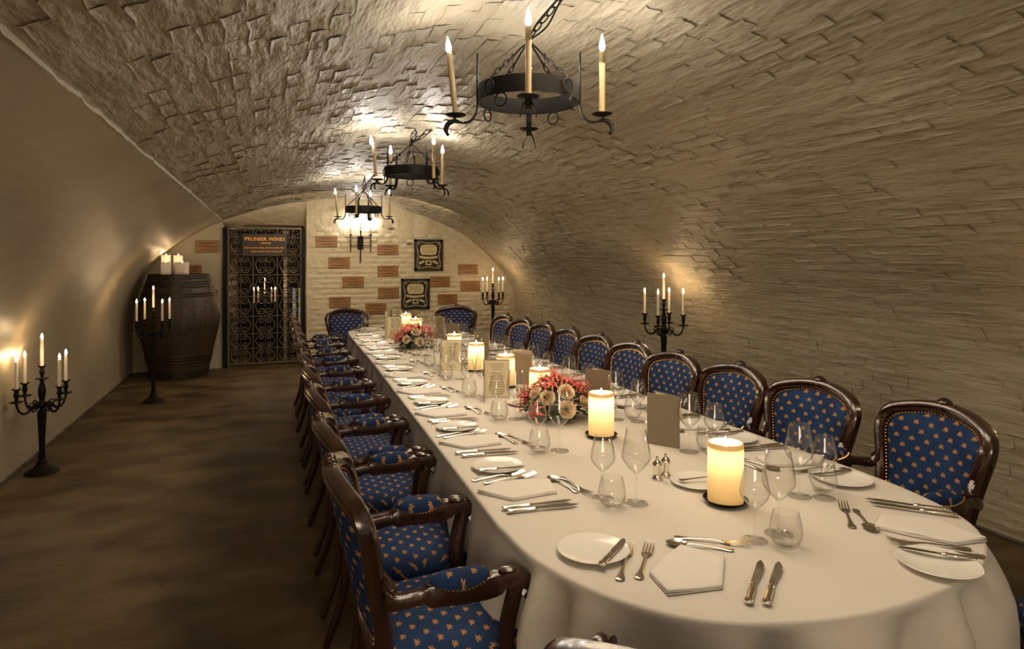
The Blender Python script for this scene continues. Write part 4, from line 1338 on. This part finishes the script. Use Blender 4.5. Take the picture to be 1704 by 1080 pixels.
def napkin():
    mb = MB()
    out = [(-.150, .030), (-.060, .094), (.055, .072), (.140, .046), (.110, -.078), (.02, -.084), (-.062, -.089)]
    rn_ = random.Random(2)
    for layer in range(3):
        z0 = .001 + layer * .0032; k = 1 - layer * .012
        pts = []
        m = len(out)
        for i in range(m):
            a, b = V((*out[i], 0)), V((*out[(i + 1) % m], 0))
            for q in range(5): pts.append(a.lerp(b, q / 5))
        vs = []; n_ = len(pts); fs = []
        rg = [(1.0, 0), (1.003, .0014), (.985, .0030)] + [(f, .0030) for f in (.8, .5, .2)]
        for sc, dz in rg:
            for p in pts:
                x, y = p.x * sc * k, p.y * sc * k
                zz = z0 + dz + (.0035 * max(0, noise.noise(V((x * 16, y * 16, layer * 2.0)))) if layer else 0) * min(1, sc) 
                if x < -.09: zz += (.004 if layer else .0) * (-.09 - x) / .06
                vs.append(V((x, y, zz)))
        for a in range(len(rg) - 1):
            for i in range(n_): j = (i + 1) % n_; fs.append((a * n_ + j, a * n_ + i, (a + 1) * n_ + i, (a + 1) * n_ + j))
        fs.append(tuple(reversed(range((len(rg) - 1) * n_, len(rg) * n_)))[::-1])
        mb.add(vs, fs)
    return obj('napkin', mb, M['napkin'], ang=60)

def pt(O, fc, u, w_):
    """place-setting frame: u into the table, w to the sitter's right"""
    c, s = math.cos(R(fc)), math.sin(R(fc))
    return V((O[0] + c * u + s * w_, O[1] + s * u - c * w_, TZ + .0012))
GI = dict(plate='side plates round the table', bk='butter knives on the side plates', fork='silver forks round the table', knife='silver table knives round the table',
          nap='folded napkins round the table', sp='dessert spoons round the table', gl='wine glasses round the table', tu='water tumblers round the table')
def setting(O, fc, where, glass=None, jit=.006):
    """O = point on the table edge in front of the sitter"""
    def J(): return rn.uniform(-jit, jit)
    def A(a): return R(fc + a + rn.uniform(-3, 3))
    def pl(kind, b, u, w_, a, lab, cat, grp, dz=0):
        p = pt(O, fc, u + J(), w_ + J()); p.z += dz
        return place(kind, b, p, A(a), lab + ' at ' + where, cat, grp)
    pl('plate', plate, .165, -.265, 0, 'white side plate', 'plate', GI['plate'])
    pl('bk', butter_knife, .070, -.215, -3, 'silver butter knife lying on the side plate', 'knife', GI['bk'], dz=.0085)
    pl('fork', fork, .035, -.155, 6, 'outer silver fork', 'fork', GI['fork'])
    pl('fork', fork, .060, -.112, 6, 'inner silver fork', 'fork', GI['fork'])
    pl('napkin', napkin, .155, 0, 0, 'folded white linen napkin', 'napkin', GI['nap'])
    pl('knife', knife, .040, .150, -4, 'silver table knife nearer the napkin', 'knife', GI['knife'])
    pl('knife', knife, .050, .190, -3, 'outer silver table knife', 'knife', GI['knife'])
    pl('spoon', spoon, .335, .095, 90 + 8, 'silver dessert spoon above the napkin', 'spoon', GI['sp'])
    pl('fork', fork, .355, -.075, -90 + 6, 'silver dessert fork above the napkin', 'fork', GI['fork'])
    gs = glass or (('s', .40, .17), ('b', .475, .25), ('t', .385, .245))
    for k, u, w_ in gs:
        if k == 's': pl('sg', small_glass, u, w_, 0, 'smaller wine glass', 'glass', GI['gl'])
        if k == 'b': pl('bg', big_glass, u, w_, 0, 'larger wine glass', 'glass', GI['gl'])
        if k == 't': pl('tum', tumbler, u, w_, 0, 'stemless water tumbler', 'glass', GI['tu'])
def left_edge(y): return .67 + (y - 2) * .031
SL = [2.18, 2.82, 3.41, 4.01, 4.59, 5.17, 5.75, 6.33, 6.91]
for k, y_ in enumerate(SL):
    setting((left_edge(y_), y_), 0, 'the %s place from camera, left side' % ORD[k])
SR = [2.12, 2.72, 3.26, 3.80, 4.33, 4.86, 5.38, 5.90, 6.42, 6.95]
for k, y_ in enumerate(SR):
    setting((2.15 - (y_ - 2) * .014, y_), 180, 'the %s place from camera, right side' % ORD[k])
# the two places on the rounded near end
O1 = V((1.03, 1.46, 0)) - V((math.cos(R(48)), math.sin(R(48)), 0)) * .155
setting((O1.x, O1.y), 46, 'the rounded near end, left place', (('s', .43, .14), ('b', .505, .205), ('t', .42, .225)), .002)
O2 = V((1.86, 1.44, 0)) - V((math.cos(R(137)), math.sin(R(137)), 0)) * .155
setting((O2.x, O2.y), 137, 'the rounded near end, right place', (('b', .50, .16), ('s', .42, .17), ('t', .42, .245)), .002)
# far end
setting((1.05, 7.93), -66, 'the far end, left place')
setting((1.85, 7.96), -112, 'the far end, right place')

# pillar candles down the middle -------------------------------------------
def pillar():
    g = thing('pillar_candle', 'x', 'candle')
    rr, hh = .0585, .205
    d = MB(); d.lathe([(0, .004), (.045, .004), (.060, .010), (.072, .018), (.074, .017), (.062, .006), (.05, 0), (0, 0)], 36); obj('iron_dish', d, M['iron'], g)
    b = MB()
    b.lathe([(0, .008), (rr * .97, .008), (rr, .012), (rr, hh * .5), (rr * .995, hh - .006), (rr * .97, hh), (rr * .90, hh), (rr * .86, hh - .008), (rr * .80, hh - .022), (rr * .4, hh - .030), (0, hh - .030)], 40, wob=lambda a, z: .008 * math.sin(2 * a + 1) * (z / hh))
    obj('wax', b, M['pillar'], g)
    k = MB(); k.tube([(0, 0, hh - .032), (.001, 0, hh - .012)], .0016, 5); obj('wick', k, M['wick'], g)
    obj('flame', FLAMEM, None, g, loc=(0, 0, hh - .020))
    return g
PILL = [(1.44, 1.83), (1.44, 2.71), (1.43, 3.42), (1.43, 3.98), (1.43, 4.62), (1.43, 5.22), (1.43, 6.72), (1.46, 7.38)]
for k, (x_, y_) in enumerate(PILL):
    g = place('pillar', pillar, (x_, y_, TZ), rn.uniform(0, 6), 'lit ivory pillar candle on a black dish, %s from the camera' % ORD[k], 'candle', 'pillar candles down the table centre')
    l = bpy.data.lights.new('candle_glow', 'POINT'); l.energy = .62; l.color = (1, .76, .46); l.shadow_soft_size = .012
    o = bpy.data.objects.new('candle_glow', l); COL.objects.link(o); o.parent = g; o.location = (0, 0, .164)

# salt and pepper, butter plates -------------------------------------------
def shaker():
    g = thing('silver_shaker', 'x', 'shaker')
    b = MB(); b.lathe([(0, 0), (.019, 0), (.020, .004), (.017, .010), (.0145, .022), (.0145, .036), (.0165, .046), (.0175, .050)], 20); obj('body', b, M['silver'], g)
    c = MB(); c.lathe([(.0178, .049), (.0182, .053), (.0170, .060), (.012, .068), (.006, .073), (.0045, .076), (.006, .080), (.004, .085), (0, .086)], 20); obj('lid', c, M['silver'], g)
    return g
for k, (x_, y_, nm) in enumerate(((1.385, 2.125, 'nearest'), (1.40, 3.60, 'beside the near flowers'), (1.36, 4.80, 'middle of the table'), (1.40, 5.65, 'behind the sixth pillar candle'))):
    for q, (dx, dy, sd) in enumerate(((-.028, -.010, 'left'), (.022, .010, 'right'))):
        place('shaker', shaker, (x_ + dx, y_ + dy, TZ), 0, 'small domed silver shaker, %s of the %s pair' % (sd, nm), 'shaker', 'silver salt and pepper shakers')
for x_, y_, nm in ((1.47, 2.02, 'beside the nearest pillar candle'), (1.36, 3.47, 'left of the near flowers'), (1.50, 5.00, 'halfway down the table')):
    place('plate', plate, (x_, y_, TZ), 0, 'white butter plate %s' % nm, 'plate', 'butter plates down the centre')
    place('spoon', spoon, (x_ - .07, y_ + .02, TZ + .013), R(-10), 'silver butter spoon on the plate %s' % nm, 'spoon', 'spoons on the butter plates')

# menu cards ----------------------------------------------------------------
def menu(ha=12):
    g = thing('menu_card', 'x', 'menu')
    W_, H_ = .150, .225
    for k, an in enumerate((ha, -ha)):
        a = R(90 + an); c, s = math.cos(a), math.sin(a)
        q = MB(); m_ = Matrix.Rotation(a, 4, 'Z')
        q.box((W_ / 2, 0, H_ / 2), (W_, .0022, H_), m_); obj('cover', q, M['card'], g, smooth=False)
        sd = 1 if k == 0 else -1
        q = MB(); q.box((W_ / 2, sd * -.0024, H_ / 2 - .002), (W_ - .008, .0010, H_ - .008), m_); obj('page', q, M['paper'], g, smooth=False)
        q = MB(); r_ = random.Random(k)
        for j in range(17):
            if j in (4, 9, 13): continue
            ln = r_.uniform(.04, .10)
            q.box((W_ / 2, sd * -.0032, H_ - .025 - j * .011), (ln, .0004, .0022), m_)
        obj('printed_lines', q, M['ink'], g, smooth=False)
    t = MB(); t.tube([(0, -.003, H_ - .002), (.002, -.006, H_ * .72)], .0014, 5); t.lathe([(0, 0), (.0055, .001), (.0050, .028), (.003, .038), (0, .040)], 8, (.002, -.006, H_ * .55)); obj('tassel', t, M['paper'], g)
    return g
# (x, y, rotation of the spine opening)
MEN = [(1.665, 2.42, 22, 'grey folded menu card standing nearest the camera, with cream tassel'),
       (1.70, 3.10, 22, 'grey menu card standing just behind the near flowers'),
       (1.60, 3.96, 22, 'grey menu card standing behind the third pillar candle'),
       (1.66, 5.02, 22, 'grey menu card standing right of the fifth pillar candle'),
       (1.64, 5.85, 22, 'grey menu card standing right of the sixth pillar candle'),
       (1.20, 3.72, -155, 'open menu card with cream page facing left, in front of fourth candle'),
       (1.20, 4.74, -155, 'open menu card with cream page in front of the sixth pillar candle'),
       (1.16, 6.85, -155, 'small open menu card left of the seventh pillar candle'),
       (1.36, 7.70, 150, 'farthest open menu card left of the last pillar candle'),
       (1.66, 7.55, 22, 'grey menu card behind the far flowers'),
       (1.70, 6.60, 22, 'grey menu card right of the far flowers')]
for x_, y_, a_, lab in MEN:
    place('menu' if a_ > 0 else 'menu_open', menu if a_ > 0 else (lambda: menu(43)), (x_, y_, TZ), R(a_), lab, 'menu', 'folded menu cards on the table')

# flower arrangements ---------------------------------------------------------
def petal(mb, base, d, up, L, wd, curl, roll=0.0, n_=5):
    d = d.normalized(); side = d.cross(up)
    if side.length < 1e-4: side = d.cross(V((1, 0, 0)))
    side.normalize(); nn = side.cross(d).normalized()
    vs = []
    for i in range(n_ + 1):
        t = i / n_; p = base + d * (L * (t - .25 * curl * t * t)) - nn * (L * curl * t * t * .8) 
        w_ = wd * (math.sin(math.pi * (.12 + .80 * t))) ** .8
        wav = wd * .35 * math.sin(t * 9 + roll)
        vs += [p - side * w_ + nn * (w_ * .3 + wav), p + nn * wav, p + side * w_ + nn * (w_ * .3 + wav)]
    fs = []
    for i in range(n_):
        a = i * 3; fs += [(a, a + 1, a + 4, a + 3), (a + 1, a + 2, a + 5, a + 4)]
    mb.add(vs, fs)
def lily(seed):
    rn_ = random.Random(seed); mb = MB()
    for k in range(6):
        a = R(60 * k + rn_.uniform(-12, 12)); d = V((math.cos(a), math.sin(a), rn_.uniform(.5, 1.0)))
        petal(mb, V((0, 0, 0)), d, V((0, 0, 1)), rn_.uniform(.040, .052), .0048, rn_.uniform(.9, 1.5), rn_.uniform(0, 6), 7)
    for k in range(5):
        a = R(72 * k + 20); mb.tube([(0, 0, 0), (.008 * math.cos(a), .008 * math.sin(a), .02), (.016 * math.cos(a), .016 * math.sin(a), .042)], .0007, 4)
    return mb
def rose(seed):
    rn_ = random.Random(seed); mb = MB()
    for ring, (n_, Rk, hk) in enumerate(((2, .007, .034), (3, .012, .035), (4, .019, .033), (5, .027, .028), (6, .035, .020), (6, .040, .010))):
        for k in range(n_):
            a0 = 2 * math.pi * k / n_ + ring * .9 + rn_.uniform(-.15, .15); hw = math.pi / n_ * 1.3; vs = []
            rj = Rk * rn_.uniform(.94, 1.06); hj = hk * rn_.uniform(.94, 1.06)
            for i in range(7):
                t = i / 6; lip = max(0, t - .75) * 4
                for q in (-1, -.6, -.2, .2, .6, 1):
                    wq = q * hw * (.35 + .65 * math.sin(math.pi * (.15 + .50 * t)))
                    r_ = rj * (.30 + .70 * t ** .75) * (1 + .10 * lip) * (1 - .10 * q * q) + .0015 * (k % 2)
                    z_ = hj * t - .0035 * lip * (ring / 4) - .10 * hj * q * q * t
                    vs.append(V((r_ * math.cos(a0 + wq), r_ * math.sin(a0 + wq), z_)))
            fs = []
            for i in range(6):
                for q in range(5): z_ = i * 6 + q; fs.append((z_, z_ + 1, z_ + 7, z_ + 6))
            mb.add(vs, fs)
    return mb
LILY = [lily(i).mesh('lily', M['pink'], True, 0) for i in range(4)]
ROSE = [rose(i).mesh('rose', M['rose'], True, 0) for i in range(2)]
def arrangement(loc, lab, rx, ry, rz_, seed, roses, nl):
    rn_ = random.Random(seed); g = thing('flower_arrangement', lab, 'flowers', loc)
    b = MB(); b.lathe([(0, 0), (.07, 0), (.085, .02), (.09, .045), (.08, .045), (0, .04)], 24); obj('bowl', b, M['leaf'], g)
    for mname, cnt, sd in (('leaf', 330, 1), ('leaf2', 110, 2)):
        q = MB()
        for k in range(cnt):
            a = rn_.uniform(0, 2 * math.pi); e = math.asin(rn_.uniform(-.15, 1)); rr = rn_.uniform(.35, .92)
            d = V((math.cos(a) * math.cos(e), math.sin(a) * math.cos(e), math.sin(e)))
            p = V((d.x * rx * rr, d.y * ry * rr, .045 + d.z * rz_ * rr)); p.z = max(.012, p.z)
            dd = (d + V((rn_.uniform(-.7, .7), rn_.uniform(-.7, .7), rn_.uniform(-.3, .5)))).normalized()
            if p.z < .05: dd.z = abs(dd.z) * .3 + .05
            petal(q, p, dd, V((rn_.uniform(-.3, .3), rn_.uniform(-.3, .3), 1)), rn_.uniform(.03, .06), rn_.uniform(.006, .012), rn_.uniform(.1, .6), 0, 3)
        q.v = [(x, y, max(z, .002)) for x, y, z in q.v]
        tag(obj('foliage', q, M[mname], g, ang=0), kind='stuff')
    def put(me, name, a, e, k=1.0, s=1.0):
        d = V((math.cos(a) * math.cos(e), math.sin(a) * math.cos(e), math.sin(e)))
        p = V((d.x * rx * k, d.y * ry * k, .045 + d.z * rz_ * k))
        o = obj(name, me, None, g)
        q = d.to_track_quat('Z', 'Y').to_matrix().to_4x4()
        o.matrix_local = Matrix.Translation(p) @ q @ Matrix.Rotation(rn_.uniform(0, 6), 4, 'Z') @ Matrix.Scale(s, 4)
    for k, (a, e, s) in enumerate(roses): put(ROSE[k % 2], 'rose', R(a), R(e), .84, s * .85)
    for k in range(nl):
        a = rn_.uniform(0, 2 * math.pi); e = math.asin(rn_.uniform(.02, 1))
        if any(abs((math.degrees(a) - ra + 180) % 360 - 180) < 26 and abs(math.degrees(e) - re) < 24 for ra, re, s in roses): continue
        put(LILY[k % 4], 'lily', a, e, rn_.uniform(.88, 1.04), rn_.uniform(.8, 1.15))
# angle -110 looks back towards the camera
arrangement((1.40, 3.12, TZ), 'near low dome of coral lilies and cream roses between the second and third candles', .185, .185, .165, 3,
            [(-95, 12, 1.25), (-88, 48, 1.25), (-135, 35, 1.15), (-175, 40, 1.0), (-50, 20, 1.0), (60, 30, 1.1)], 120)
arrangement((1.27, 6.02, TZ), 'far low dome of coral lilies and cream roses near the far candles', .19, .19, .165, 8,
            [(-85, 12, 1.15), (-95, 50, 1.15), (-130, 20, 1.1), (-40, 15, 1.2), (60, 30, 1.1)], 120)
